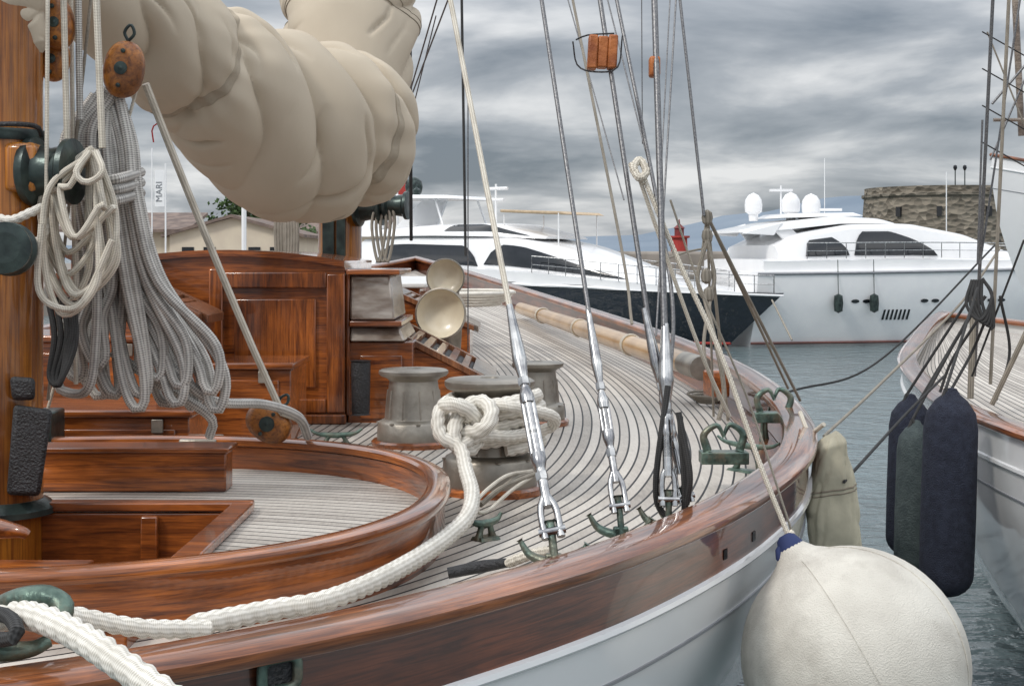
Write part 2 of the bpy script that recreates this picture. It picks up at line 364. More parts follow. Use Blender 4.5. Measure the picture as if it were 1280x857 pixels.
b.box((-2.3,5.42,1.702),(-1.09,5.55,1.85)); b.box((-2.3,5.40,1.852),(-1.075,5.58,1.872))
b.build('cockpit_well',varn,yacht,bevel=.006)
rope('tiller_handle',[P(-60,640,4.2),P(-10,658,4.15),P(25,664,4.1),P(34,668,4.1)],[.03,.03,.028,.015],varn,parent=yacht,step=.01)
# ---------------------------------------------------------------- deckhouse
house=E('deckhouse')
b=MB()
X0,X1,Y0,Y1=-2.6,-.94,8.0,9.5
def ztop(x): return 2.60-.10*((x+1.6)/.7)**2*.7
n=14
xs=np.linspace(X0,X1,n)
for k in range(n-1):
    a,c=xs[k],xs[k+1]
    b.hexa([(a,Y0,1.55),(c,Y0,1.55),(c,Y1,1.55),(a,Y1,1.55),(a,Y0,ztop(a)),(c,Y0,ztop(c)),(c,Y1,ztop(c)),(a,Y1,ztop(a))])
b.build('walls',varn,house)
b=MB()
for k in range(n-1):
    a,c=xs[k],xs[k+1]
    b.hexa([(a,Y0-.035,ztop(a)),(c,Y0-.035,ztop(c)),(c,Y1+.03,ztop(c)),(a,Y1+.03,ztop(a)),(a,Y0-.035,ztop(a)+.035),(c,Y0-.035,ztop(c)+.035),(c,Y1+.03,ztop(c)+.035),(a,Y1+.03,ztop(a)+.035)])
b.build('coach_roof_edge',varn,house,sharp=60)
b=MB()
b.box((-1.04,Y0-.03,1.72),(-.937,Y0-.002,2.50)); b.box((-1.62,Y0-.03,2.42),(-1.042,Y0-.002,2.51)); b.box((-1.62,Y0-.03,1.72),(-1.042,Y0-.002,1.80)); b.box((-1.70,Y0-.03,1.72),(-1.622,Y0-.002,2.53))
b.box((-1.56,Y0-.018,1.86),(-1.10,Y0-.002,2.36))
b.box((-1.75,Y0-.05,1.66),(-.93,Y0-.002,1.715)); 
b.box((-.938,Y0+.02,1.7),(-.915,Y0+.12,2.5)); b.box((-.938,Y0+.14,2.4),(-.915,Y1-.1,2.5))
b.build('panel_frames',varnv,house,bevel=.01)
b=MB()
def frus(b,lo,hi,i):
    x0,y0,z0=lo;x1,y1,z1=hi
    b.hexa([(x0,y0,z0),(x1,y0,z0),(x1,y1,z0),(x0,y1,z0),(x0,y0+i,z1),(x1-i,y0+i,z1),(x1-i,y1-i,z1),(x0,y1-i,z1)])
frus(b,(-.912,8.0,2.24),(-.66,8.85,2.49),.03)
frus(b,(-.912,8.0,2.12),(-.60,8.9,2.20),.04)
b.build('companion_hatch_trim',M('sheathed_hatch',(.50,.45,.40),(.20,.15,.12),rough=.2,metal=.45,scale=5,bump=.35,bscale=7,sc=(1,1,3)),house,bevel=.012)
b=MB(); b.box((-.93,7.97,2.495),(-.63,8.9,2.525)); b.box((-.912,7.98,2.203),(-.62,8.9,2.236)); b.box((-.93,8.05,1.6),(-.56,8.85,2.115))
b.box((-.86,8.035,1.68),(-.62,8.048,2.04)); b.build('companion_base',varn,house,bevel=.008)
b=MB(); b.lathe([(.045,0),(.05,.02),(.055,.28),(.05,.3)],(-.84,7.9,1.72)); b.build('winch_handle_pocket',blackl,house,bevel=.01)
def locker(name,lo,hi,lid=.025,mat=varn):
    e=E(name); b=MB(); b.box(lo,(hi[0],hi[1],hi[2]-lid)); 
    b.box((lo[0]+.06,lo[1]-.012,lo[2]+.06),(hi[0]-.06,lo[1]-.001,hi[2]-lid-.05))
    b.build('carcass',mat,e,bevel=.006)
    b=MB(); b.box((lo[0]-.02,lo[1]-.03,hi[2]-lid+.002),(hi[0]+.02,hi[1],hi[2]+.01)); b.build('lid',mat,e,bevel=.008)
    b=MB(); b.box((hi[0]-.16,lo[1]-.034,hi[2]-.09),(hi[0]-.11,lo[1]-.014,hi[2]-.03)); b.build('hasp',bronze,e,bevel=.003)
    return e
locker('deck_locker',(-2.25,6.3,1.6),(-1.43,6.85,1.91))
locker('deck_locker',(-1.68,7.2,1.6),(-1.12,7.75,2.05))
locker('deck_locker',(-2.5,7.0,1.6),(-1.75,7.6,2.2))
def skylight(name,x0,x1,y0,y1,zl,zr,zb=1.6,slats=7,em=None):
    em=em or weath
    e=E(name); b=MB()
    b.hexa([(x0,y0,zb),(x1,y0,zb),(x1,y1,zb),(x0,y1,zb),(x0,y0,zl),(x1,y0,zr),(x1,y1,zr),(x0,y1,zl)]); b.build('carcass',varn,e,bevel=.006)
    sl=(zr-zl)/(x1-x0)
    def zz(x): return zl+(x-x0)*sl
    b=MB()
    def slab(xa,xb,ya,yb,o0,o1,mm=0): b.hexa([(xa,ya,zz(xa)+o0),(xb,ya,zz(xb)+o0),(xb,yb,zz(xb)+o0),(xa,yb,zz(xa)+o0),(xa,ya,zz(xa)+o1),(xb,ya,zz(xb)+o1),(xb,yb,zz(xb)+o1),(xa,yb,zz(xa)+o1)],mm)
    slab(x0-.02,x1+.03,y0-.03,y0+.05,.003,.04); slab(x0-.02,x1+.03,y1-.05,y1+.03,.003,.04)
    slab(x0-.02,x0+.09,y0+.052,y1-.052,.003,.04,1); slab(x1-.07,x1+.06,y0+.052,y1-.052,.003,.045,1)
    slab(x0+.1,x1-.08,y0+.06,y1-.06,.002,.006,2)
    w=(x1-x0-.17)/slats
    for k in range(slats):
        xa=x0+.09+k*w+w*.25; slab(xa,xa+w*.5,y0+.052,y1-.052,.012,.035)
    b.build('slatted_lid',[slatw,em,blackl],e,bevel=.003)
skylight('slatted_skylight',-.86,-.16,8.3,9.3,2.22,1.86)
skylight('slatted_skylight',-.86,-.30,10.1,10.9,2.33,2.08,zb=1.62)
skylight('slatted_skylight',-2.25,-1.62,7.25,7.75,2.58,2.28,zb=1.6,em=slatw)
b=MB(); cab=E('cabin_trunk'); b.box((-2.5,11.6,1.6),(-.75,15.5,2.34)); b.build('sides',varn,cab,bevel=.01); b=MB(); b.box((-2.55,11.55,2.342),(-.70,15.55,2.38)); b.build('roof',whited,cab,bevel=.01)
# ---------------------------------------------------------------- cowl vents
def cowl(c,r,axis):
    e=E('cowl_ventilator'); b=MB(); c=Vector(c); ax=Vector(axis).normalized()
    b.lathe([(r*.45,-r*1.5),(r*.6,-r*1.0),(r*.82,-r*.5),(r*.98,-.01),(r*1.04,0),(r*1.04,.012),(r*.98,.014)],c,ax,cap=False)
    b.lathe([(r*.97,.012),(r*.93,-r*.12),(r*.86,-r*.3),(r*.7,-r*.45),(r*.4,-r*.56),(.001,-r*.6)],c,ax,m=1,cap=False)
    back=c-ax*r*1.3; zb=deck_z(back.x,back.y)
    b.sweep([back+ax*.05,back-ax*r*.25+Vector((0,0,-r*.2)),Vector((back.x,back.y+r*.3,c.z-r*.9)),Vector((back.x,back.y+r*.3,zb))],[r*.55,r*.55,r*.5,r*.5],sides=20,m=0)
    b.build('cowl',[bronze,cream],e)
    b=MB(); b.box((back.x-r*1.1,back.y-r*.9,zb-.02),(back.x+r*1.1,back.y+r*1.5,zb+.16)); b.build('dorade_box',varn,e,bevel=.01)
cowl(P(551,392,9.6),.17,(-.18,-1,.1)); cowl(P(557,347,11.0),.145,(-.1,-1,.05))
# ---------------------------------------------------------------- winches
def winch(x,y,r,h,mat=bronze,name='deck_winch'):
    e=E(name); z=deck_z(x,y)-.01
    b=MB()
    pr=[(r*1.0,0),(r*1.0,.05*h),(r*.98,.24*h),(r*.93,.27*h),(r*.80,.30*h),(r*.78,.33*h),(r*.74,.55*h),(r*.68,.75*h),(r*.66,.83*h),(r*.74,.87*h),(r*.90,.90*h),(r*.95,.93*h),(r*.95,.97*h),(r*.88,.99*h),(r*.5,1.0*h),(r*.2,1.0*h),(r*.18,.97*h),(.001,.97*h)]
    b.lathe(pr,(x,y,z+.035),seg=48)
    for k in range(10):
        a=k*math.pi/5; pts=[(x+math.cos(a)*r*.765,y+math.sin(a)*r*.765,z+.38*h),(x+math.cos(a)*r*.69,y+math.sin(a)*r*.69,z+.80*h)]; b.sweep(pts,.007,sides=6)
    for k in range(8):
        a=k*math.pi/4+.2; b.lathe([(.012,0),(.012,.006),(.001,.009)],(x+math.cos(a)*r*.955,y+math.sin(a)*r*.955,z+.035+.25*h),seg=8)
    b.build('drum',mat,e)
    b=MB(); b.lathe([(r*1.14,0),(r*1.16,.03),(r*1.1,.04)],(x,y,z),seg=40); b.build('pad',varn,e)
W1=P(517,560,7.2); winch(W1.x,7.2,.185,.36)
W2=P(612,600,5.85); winch(W2.x,5.85,.195,.44)
W3=P(672,530,8.1); winch(W3.x,8.1,.155,.33)
b=MB(); hx=[]
z0=deck_z(W2.x,5.85)+.19
for k in range(0,110):
    a=k/110*2*math.pi*4.2; rr=.185+.025*math.sin(a*1.3)
    hx.append((W2.x+rr*math.cos(a-1.2),5.85+rr*math.sin(a-1.2),z0+k/110*.2+.01*math.sin(a*2)))
b.sweep(hx,.027,strands=3)
K=P(583,527,5.5); kn=[]
for k in range(60):
    t=k/60*2*math.pi; s=.036
    kn.append(K+Vector((s*(math.sin(t)+2*math.sin(2*t)),-.05*math.sin(3*t)-.02,s*(math.cos(t)-2*math.cos(2*t)))))
b.sweep(kn,.03,strands=3,closed=True)
b.sweep([P(605,505,5.6),P(640,508,5.55),P(690,520,5.7),P(685,535,5.8),P(640,545,5.6),P(600,545,5.5),P(570,560,5.42)],.024,strands=3)
b.sweep([P(560,500,5.5),P(548,520,5.45),P(552,545,5.42),P(575,560,5.4),P(583,590,5.25),P(590,618,4.95),P(584,645,4.68),P(560,670,4.45),P(520,698,4.15),P(460,730,3.84),P(400,752,3.66),P(340,762,3.58),P(240,782,3.4)],.027,strands=3)
b.build('mooring_rope',ropew)
rope('mooring_line',[P(665,590,5.6),P(640,600,5.3),P(600,632,5.1),P(625,610,5.2),P(668,592,5.4)],.008,ropeh)
rope('mooring_line',[P(665,588,5.6),P(630,596,5.2),P(594,628,4.9),P(606,640,4.9),P(640,612,5.2),P(664,596,5.4)],.007,ropec)
rope('mooring_rope',[P(-60,790,2.75),P(10,770,2.7),P(50,772,2.6),P(100,795,2.5),P(150,828,2.4),P(230,885,2.3)],.026,ropew,strands=3)
rope('mooring_rope',[P(60,762,3.2),P(120,775,3.25),P(180,785,3.3),P(260,786,3.4)],.022,ropew,strands=3)
rope('dock_lashing',[P(-20,800,2.6),P(20,795,2.55),P(10,770,2.6),P(-30,765,2.65)],.014,roped)
e=E('bronze_fairlead'); b=MB()
b.sweep([P(-40,790,2.72),P(0,758,2.72),P(50,746,2.7),P(78,756,2.68),P(70,778,2.66),P(40,768,2.66)],[.018,.02,.024,.024,.02,.012],step=.01); b.sweep([P(-60,815,2.62),P(30,812,2.62),P(62,800,2.64)],[.02,.02,.012],step=.01)
b.build('horns',verd,e)
kk=min(range(10,120),key=lambda i:abs(640+F*loop[i,0]/loop[i,1]-335)); p=loop[kk];n=NR[kk]
e=E('bronze_chock'); b=MB(); c=Vector((p[0]+n[0]*.02,p[1]+n[1]*.02,p[2]-.075)); T=Vector((-n[1],n[0],0)); nn=Vector((n[0],n[1],0))
ring=[c+T*.04*math.copysign(abs(math.cos(a))**.5,math.cos(a))+Vector((0,0,.032*math.copysign(abs(math.sin(a))**.5,math.sin(a)))) for a in np.linspace(0,2*math.pi,24,endpoint=False)]
b.sweep(ring,.011,closed=True,step=.008,sides=12); b.build('ring',verd,e)
b=MB(); b.lathe([(.036,0),(.036,.004)],c-nn*.01,nn); b.build('opening',blackl,e)
# ---------------------------------------------------------------- cleats
def cleat(x,y,ang,L=.28,mat=verd,name='bronze_cleat',z=None,hgt=.09):
    e=E(name); z=deck_z(x,y) if z is None else z; d=Vector((math.cos(ang),math.sin(ang),0)); o=Vector((x,y,z)); up=Vector((0,0,1)); s=Vector((-d.y,d.x,0))
    b=MB()
    b.sweep([o-d*L/2+up*(hgt+.03),o-d*L*.35+up*(hgt+.008),o+up*hgt,o+d*L*.35+up*(hgt+.008),o+d*L/2+up*(hgt+.03)],[.006,.012,.015,.012,.006],step=.01,sides=12)
    for k in(-1,1): b.sweep([o+d*k*L*.12+up*hgt,o+d*k*L*.17+up*.03,o+d*k*L*.22],[.011,.011,.018],step=.01)
    b.hexa([o-d*L*.3-s*.03,o+d*L*.3-s*.03,o+d*L*.3+s*.03,o-d*L*.3+s*.03,o-d*L*.27-s*.025+up*.012,o+d*L*.27-s*.025+up*.012,o+d*L*.27+s*.025+up*.012,o-d*L*.27+s*.025+up*.012])
    b.build('horn_cleat',mat,e)
def atdeck(px,py):
    D=6
    for _ in range(40):
        x=(px-640)*D/F; D=.5*D+.5*(H-deck_z(x,D))*F/(py-320)
    return (px-640)*D/F,D
for (px,py,a,l,h) in ((420,556,.1,.26,.05),(607,674,.7,.14,.055),(935,590,2.3,.36,.12),(955,553,1.2,.30,.14)):
    x,y=atdeck(px,py); cleat(x,y,a,l,hgt=h)
for (px,py,D) in ((905,570,6.0),(968,520,7.0)):
    e=E('bronze_fairlead'); b=MB(); c=P(px,py,D)
    b.sweep([c+Vector((-.07,.0,.02)),c+Vector((-.085,0,.09)),c+Vector((-.03,0,.13)),c+Vector((0,0,.08))],[.018,.016,.012,.006],step=.01)
    b.sweep([c+Vector((.07,.03,.02)),c+Vector((.085,.03,.09)),c+Vector((.03,.03,.13)),c+Vector((0,.02,.08))],[.018,.016,.012,.006],step=.01)
    b.box((c.x-.10,c.y-.04,c.z-.03),(c.x+.10,c.y+.06,c.z+.02)); b.build('horns',verd,e,bevel=.004)
# ---------------------------------------------------------------- spar along rail
e=E('wooden_spar'); b=MB()
A=Vector((.10,16.2,deck_z(.1,16.2)+.12)); B=P(876,460,8.8)
b.sweep([A,A.lerp(B,.5),B],[.066,.074,.070],sides=20,step=.2)
b.build('spar',polew,e)
b=MB(); d=(B-A).normalized(); b.sweep([B-d*.35,B+d*.02],.075,sides=20); b.build('sleeve',bronze,e)
for t in(.2,.47,.74): 
    c=A.lerp(B,t); b=MB(); s_=d.cross(Vector((0,0,1))).normalized(); u_=s_.cross(d)
    b.sweep([c+d*(.02*k/12)+(s_*math.cos(k*.52)+u_*math.sin(k*.52))*.078 for k in range(30)],.007,sides=6)
    b.sweep([c+u_*.07,c+Vector((.2,0,-.02)),c+Vector((.32,0,-.08))],.007,sides=6)
    b.build('lashing',ropec,e)
b=MB(); b.box((B.x+.0,B.y-.32,B.z-.15),(B.x+.12,B.y-.18,B.z+.01),rz=.3); b.build('chock',varn,e,bevel=.015)
b=MB()
for k in range(5):
    c=P(590,362,12.5); b.sweep([c+Vector(((.25+.03*k)*math.cos(a),(.5+.05*k)*math.sin(a),-.12+.025*k)) for a in np.linspace(0,6.1,14)],.016)
b.build('coiled_rope',ropew)
b=MB()
for k in range(4):
    x,y=atdeck(885,505); b.sweep([Vector((x+(.07+.02*k)*math.cos(a),y+(.12+.03*k)*math.sin(a),deck_z(x,y)+.02+.015*k)) for a in np.linspace(0,6.2,14)],.008)
b.build('coiled_rope',ropeh)
# ---------------------------------------------------------------- masts
def mastobj(name,x,y,z0,z1,r):
    e=E(name); b=MB(); b.lathe([(r*1.02,z0),(r,z0+.5),(r,z1)],(x,y,0),seg=40); b.build('spar',mastw,e); return e
m1x=-1.80; mz=mastobj('mizzen_mast',m1x,5.0,1.4,7.5,.145)
b=MB()
b.lathe([(.155,0),(.158,.01),(.158,.03),(.155,.04)],(m1x,5,2.45+.55),seg=40)
b.lathe([(.19,0),(.19,.02),(.17,.04),(.15,.05)],(m1x,5,1.70),seg=40); b.build('mast_bands',darkm,mz)
b=MB()
def dru(b,c,ax,r,l): b.lathe([(r*1.0,0),(r*1.05,.01),(r*1.05,.03),(r*.8,.045),(r*.72,l*.5),(r*.8,l-.04),(r*1.0,l-.025),(r*1.0,l-.005),(r*.6,l)],c,ax,seg=32)
dru(b,(m1x+.12,4.95,2.6+105*4.95/F),(1,-.15,0),.115,.17); dru(b,P(14,312,4.75),(.15,-1,.05),.085,.12)
b.build('halyard_winches',darkm,mz)
b=MB(); b.box((m1x+.06,4.86,2.82),(m1x+.17,5.02,2.99)); b.build('winch_pad',mastw,mz,bevel=.02)
b=MB()
b.hexa([P(8,618,4.80),P(50,620,4.80),P(50,620,4.95),P(8,618,4.95),P(17,505,4.80),P(66,512,4.80),P(66,512,4.95),P(17,505,4.95)])
b.hexa([P(15,500,4.79),P(44,500,4.79),P(44,500,4.9),P(15,500,4.9),P(12,470,4.79),P(44,472,4.79),P(44,472,4.9),P(12,470,4.9)])
b.build('leather_holster',blackl,mz,bevel=.015)
rope('mast_lashing',[P(-30,262,4.85),P(10,275,4.82),P(40,265,4.84),P(55,262,4.9),P(50,300,4.86),P(-5,300,4.8)],.016,ropew,strands=3,parent=mz)
b=MB()
b.sweep([P(-30,158,4.84),P(10,155,4.82),P(45,158,4.86),P(52,170,4.9)],.009); b.build('eye_band',blackl,mz)
m2=P(425,300,10.2); mm=mastobj('main_mast',m2.x,10.2,1.6,9.5,.155)
b=MB(); dru(b,(m2.x+.13,10.1,2.6+62*10.2/F),(1,-.2,0),.14,.2); dru(b,(m2.x+.33,10.05,2.6+62*10.2/F),(1,-.2,0),.10,.18)
b.lathe([(.165,0),(.17,.02),(.165,.04)],(m2.x,10.2,2.95),seg=32); b.box((m2.x-.1,10.0,2.56),(m2.x-.02,10.05,2.9)); b.box((m2.x+.0,10.0,2.56),(m2.x+.06,10.05,2.9)); b.build('halyard_winches',darkm,mm)
b=MB()
for k in range(5):
    c=m2+Vector((-.38+.02*k,-.25,.12)); b.sweep([c+Vector((0,0,.3)),c+Vector((-.04,0,0)),c+Vector((-.02,-.02,-.30-.03*k)),c+Vector((.03,-.02,-.25)),c+Vector((.03,0,.05)),c+Vector((.01,0,.3))],.013)
for k in range(3):
    c=m2+Vector((.30+.03*k,-.22,.1)); b.sweep([c+Vector((0,0,.2)),c+Vector((-.05,0,0)),c+Vector((0,-.02,-.26)),c+Vector((.05,0,.02)),c+Vector((.01,0,.2))],.011)
b.build('coiled_halyard',ropeh)
e=E('boom_crutch_bar'); b=MB(); b.box((P(60,553,6.1).x,6.08,P(0,566,6.1).z),(P(250,553,6.1).x,6.14,P(0,548,6.1).z)); b.box((P(225,553,6.05).x,6.02,P(0,570,6.1).z),(P(272,553,6.05).x,6.2,P(0,546,6.1).z)); b.build('bar',bronze,e,bevel=.008)
b=MB(); b.box((P(58,553,6.1).x-.05,6.0,1.75),(P(58,553,6.1).x+.05,6.2,P(0,512,6.1).z)); b.build('bracket',darkm,e,bevel=.01)
# ---------------------------------------------------------------- furled sail
sail=E('furled_sail')
def sst(a,b_,x): t=max(0,min(1,(x-a)/(b_-a))); return t*t*(3-2*t)
def bundle(path,radii,name,nu=420,nvv=180,seed=0,K=6,tw=.35,seams=(),straps=(),vert=1.0,amp=1.0):
    pr=crs([(*p,r) for p,r in zip(path,radii)],n=nu)
    p=pr[:,:3];R=pr[:,3]
    T=np.gradient(p,axis=0);T/=np.linalg.norm(T,axis=1)[:,None]
    G=np.zeros((nu,nvv,3))
    for i in range(nu):
        t=Vector(T[i]); s=t.cross(Vector((0,0,1))).normalized(); u=s.cross(t)
        f=i/(nu-1)
        endc=(max(0,min(1,(1-f)*12,f*12)))**.5
        sq=sum(math.exp(-((f-q)/.018)**2) for q in straps)
        for j in range(nvv):
            a=2*math.pi*j/nvv; ca,sa=math.cos(a),math.sin(a)
            n1=mnoise.noise(Vector((f*3+seed,ca*.7,sa*.7)))
            wob=.7*mnoise.noise(Vector((f*2.0+seed*2,ca*.7+3,sa*.7)))
            # large soft folds hanging round the bundle: rounded crests, tight valleys
            ph=f*K+tw*sa+.25*ca+wob
            pil=abs(math.sin(math.pi*ph))**.62
            A1=.45+1.0*max(0,.5+mnoise.noise(Vector((f*3.5,ca*.8,sa*.8+seed))))
            # long shallow creases running off the valleys, fading in and out
            w2=mnoise.noise(Vector((f*3+seed,ca*.8,sa*.8+7)))
            ph2=f*K*1.6-tw*1.3*ca+1.0*sa+.9*w2
            cr=(1-abs(math.sin(math.pi*ph2)))**3.5
            A2=max(0,mnoise.noise(Vector((f*5+9,ca*1.1,sa*1.1+seed)))+.05)
            # gathers close to the straps
            gat=sum(math.exp(-abs(f-q)/.045) for q in straps)*math.sin(a*17+3*n1)*.018
            r=R[i]*(1+amp*(.20*n1-.16*A1*(1-pil)-.22*A2*cr+gat)-.09*sq)*endc
            G[i,j]=Vector(p[i])+s*ca*r+u*sa*r*vert
    b=MB(); b.grid(G,0,cv=True); b.build(name,canvas,sail,sharp=180)
    for f in seams:
        i=int(f*nu); b=MB(); c=G[i].mean(0); g=c+(G[i]-c)*1.004; b.sweep(g,.003,closed=True,sides=6,raw=True); g=c+(G[i+6]-c)*1.003; b.sweep(g,.002,closed=True,sides=6,raw=True); b.build('seam',seamm,sail)
    for f in straps:
        i=int(f*nu); S=G[i-4:i+5].copy()
        for k in range(9): c=S[k].mean(0); S[k]=c+(S[k]-c)*(1.018 if 0<k<8 else .99)
        b=MB(); b.grid(S,0,cv=True); b.build('tie_strap',strapm,sail,sharp=60)
    return G
bundle([P(-30,-45,5.4),P(70,-25,5.5),P(150,5,5.7),P(225,60,6.0),P(300,110,6.3),P(360,150,6.6),P(415,168,6.9),P(462,155,7.2)],[.2,.2,.235,.28,.35,.43,.43,.33],'boom_bundle',seed=2.3,K=7.5,tw=.55,seams=(),straps=(.44,.83))
bundle([P(420,170,7.1),P(428,110,7.2),P(436,50,7.3),P(436,0,7.4),P(424,-80,7.5),P(400,-160,7.6)],[.33,.34,.35,.38,.42,.4],'hanging_folds',seed=9.1,K=3.4,tw=.9,nu=260,seams=(.4,))
bundle([P(45,72,5.0),P(25,30,5.0),P(10,-20,5.0),P(0,-70,5.0)],[.05,.11,.16,.18],'clew_fold',seed=5.7,K=2.5,nu=120,nvv=100)
rope('boom',[P(-40,-50,5.4),P(440,150,7.2)],.09,mastw,parent=sail)
# ---------------------------------------------------------------- wooden blocks
def block(c,w,h,t,axis,tilt=0,name='wooden_block'):
    e=E(name); b=MB(); c=Vector(c)
    R=Matrix.Rotation(tilt,3,'Y')
    nu,nv2=20,28; G=np.zeros((nu,nv2,3))
    for i in range(nu):
        ph=-math.pi/2+math.pi*i/(nu-1)
        for j in range(nv2):
            a=2*math.pi*j/nv2
            k=math.cos(ph)**.45 if math.cos(ph)>0 else 0
            x=w/2*k*math.copysign(abs(math.cos(a))**.9,math.cos(a)); z=h/2*k*math.copysign(abs(math.sin(a))**.9,math.sin(a)); y=t/2*math.sin(ph)
            G[i,j]=R@Vector((x,y,z))+c
    b.grid(G,0,cv=True)
    for k in(-.3,0,.3): 
        o=R@Vector((0,-t/2-.002,h*k)); b.lathe([(.008,-.004),(.008,.004),(.001,.006)],c+o,(0,-1,0),seg=12,m=1)
    b.lathe([(w*.16,-.004),(w*.16,.004),(.001,.006)],c+R@Vector((0,-t/2,0)),(0,-1,0),seg=16,m=1)
    b.sweep([c+R@Vector((0,0,h*.5)),c+R@Vector((.018,0,h*.5+.03)),c+R@Vector((0,0,h*.5+.06)),c+R@Vector((-.018,0,h*.5+.03)),c+R@Vector((0,0,h*.5))],.006,step=.008,m=1)
    b.build('shell',[orangew,darkm],e)
block(P(155,87,5.2),.15,.21,.09,None,.15); block(P(72,30,5.1),.12,.19,.09,None,-.1); block(P(68,75,5.15),.11,.16,.08,None,.1)
block(P(336,528,5.9),.20,.16,.10,None,.6)
e=E('wooden_block'); b=MB(); c=P(753,66,4.9)
b.box((c.x-.05,c.y-.035,c.z-.058),(c.x-.018,c.y+.035,c.z+.058),ry=.05); b.box((c.x-.0175,c.y-.031,c.z-.054),(c.x+.0175,c.y+.031,c.z+.054),ry=.05); b.box((c.x+.018,c.y-.035,c.z-.058),(c.x+.05,c.y+.035,c.z+.058),ry=.05); b.build('shell',redo,e,bevel=.006)
b=MB(); b.sweep([P(716,52,4.9),P(722,82,4.9),P(745,90,4.86),P(772,84,4.86),P(778,45,4.9)],.003,sides=6); b.sweep([P(720,50,4.9),P(735,44,4.88),P(768,42,4.88)],.003,sides=6); b.build('strap',blackl,e)
e=E('wooden_block'); b=MB(); c=P(818,84,4.85); b.box((c.x-.018,c.y-.03,c.z-.035),(c.x+.018,c.y+.03,c.z+.035)); b.build('shell',redo,e,bevel=.008)
# ---------------------------------------------------------------- coils
b=MB()
random.seed(11)
for k in range(17):
    a=k/16; j=lambda s: random.uniform(-s,s)
    D=5.22+.32*random.random()
    bx=92+a*172+j(8); by=486+38*a+j(14)-(25 if k%3==0 else 0)
    lx=86+a*30+j(5); rx=122+a*50+j(5)
    top=(132+j(14),118+j(10))
    pts=[P(*top,D),P(lx+j(4),170,D-.02),P(lx+8+a*8,260,D),P(lx+12+a*60,360,D+.02),P(bx-18,by-45,D),P(bx-3,by-3,D-.03),P(bx+11,by-8,D-.04),P(bx+8,by-60,D-.04),P(rx+25*a+6,350,D-.05),P(rx+2,250,D-.05),P(rx-6,180,D-.03),P(top[0]+8,top[1]+4,D)]
    b.sweep(pts,.0192,sides=10)
for y in (220,233,246): b.sweep([P(104,y,5.3),P(125,y+6,5.08),P(150,y+3,5.06),P(176,y-5,5.3)],.019,sides=10)
b.sweep([P(70,470,5.3),P(78,488,5.28),P(110,486,5.2),P(120,420,5.2),P(122,300,5.2)],.018)
b.sweep([P(175,430,5.3),P(215,460,5.25),P(265,500,5.3),P(330,505,5.5),P(372,520,5.7),P(385,545,5.9)],.019)
b.sweep([P(140,440,5.3),P(200,480,5.3),P(262,520,5.35),P(262,545,5.4)],.018)
b.build('coiled_halyard',ropeg)
b=MB()
for k in range(10):
    j=lambda s: random.uniform(-s,s); D=4.82+.02*k
    cx=98+j(12); bw=26+j(10); bot=345+j(50); top=190+j(8)
    b.sweep([P(112+j(6),top,D),P(cx-bw,top+45,D-.02),P(cx-bw-6+j(8),bot-60,D),P(cx-8+j(10),bot,D-.03),P(cx+bw-2+j(6),bot-40,D-.04),P(cx+bw+j(8),top+70,D-.02),P(118+j(6),top+2,D)],.0115,sides=8)
b.sweep([P(112,190,4.8),P(95,215,4.76),P(108,228,4.76),P(128,215,4.76),P(120,190,4.8)],.0115)
b.sweep([P(52,280,4.8),P(48,360,4.8),P(75,385,4.78),P(105,375,4.8),P(140,300,4.8)],.0115)
b.build('coiled_sheet',ropec)
b=MB()
for k in range(4):
    b.sweep([P(60+k*9,372,4.95),P(68+k*8,420,4.93),P(62+k*5,470,4.95),P(75,478,4.92),P(85+k*3,430,4.93),P(92,372,4.95)],.011,sides=8)
b.build('coiled_line',roped)
for i,(x0,x1,y1,D,r,mt) in enumerate(((78,84,180,5.0,.011,ropec),(97,100,150,5.1,.012,ropeg),(88,95,480,5.2,.008,ropec),(118,128,185,4.9,.012,ropec),(60,58,260,4.85,.007,ropec),(120,60,500,5.2,.006,ropeh))):
    rope('halyard',[P(x0,-60,D),P(x1,y1,D)],r,mt)
rope('mainsheet',[P(182,105,5.3),P(225,215,5.45),P(272,330,5.6),P(314,430,5.73),P(352,515,5.85)],.0145,ropec)
rope('mainsheet',[P(172,108,5.25),P(60,510,5.4)],.006,ropec)
rope('mainsheet',[P(352,515,5.85),P(375,525,5.9),P(386,545,5.95)],.016,ropec)
rope('sail_tie',[P(200,140,5.6),P(197,155,5.6),P(190,160,5.6),P(192,178,5.6)],.003,M('red_cord',(.4,.02,.02)))
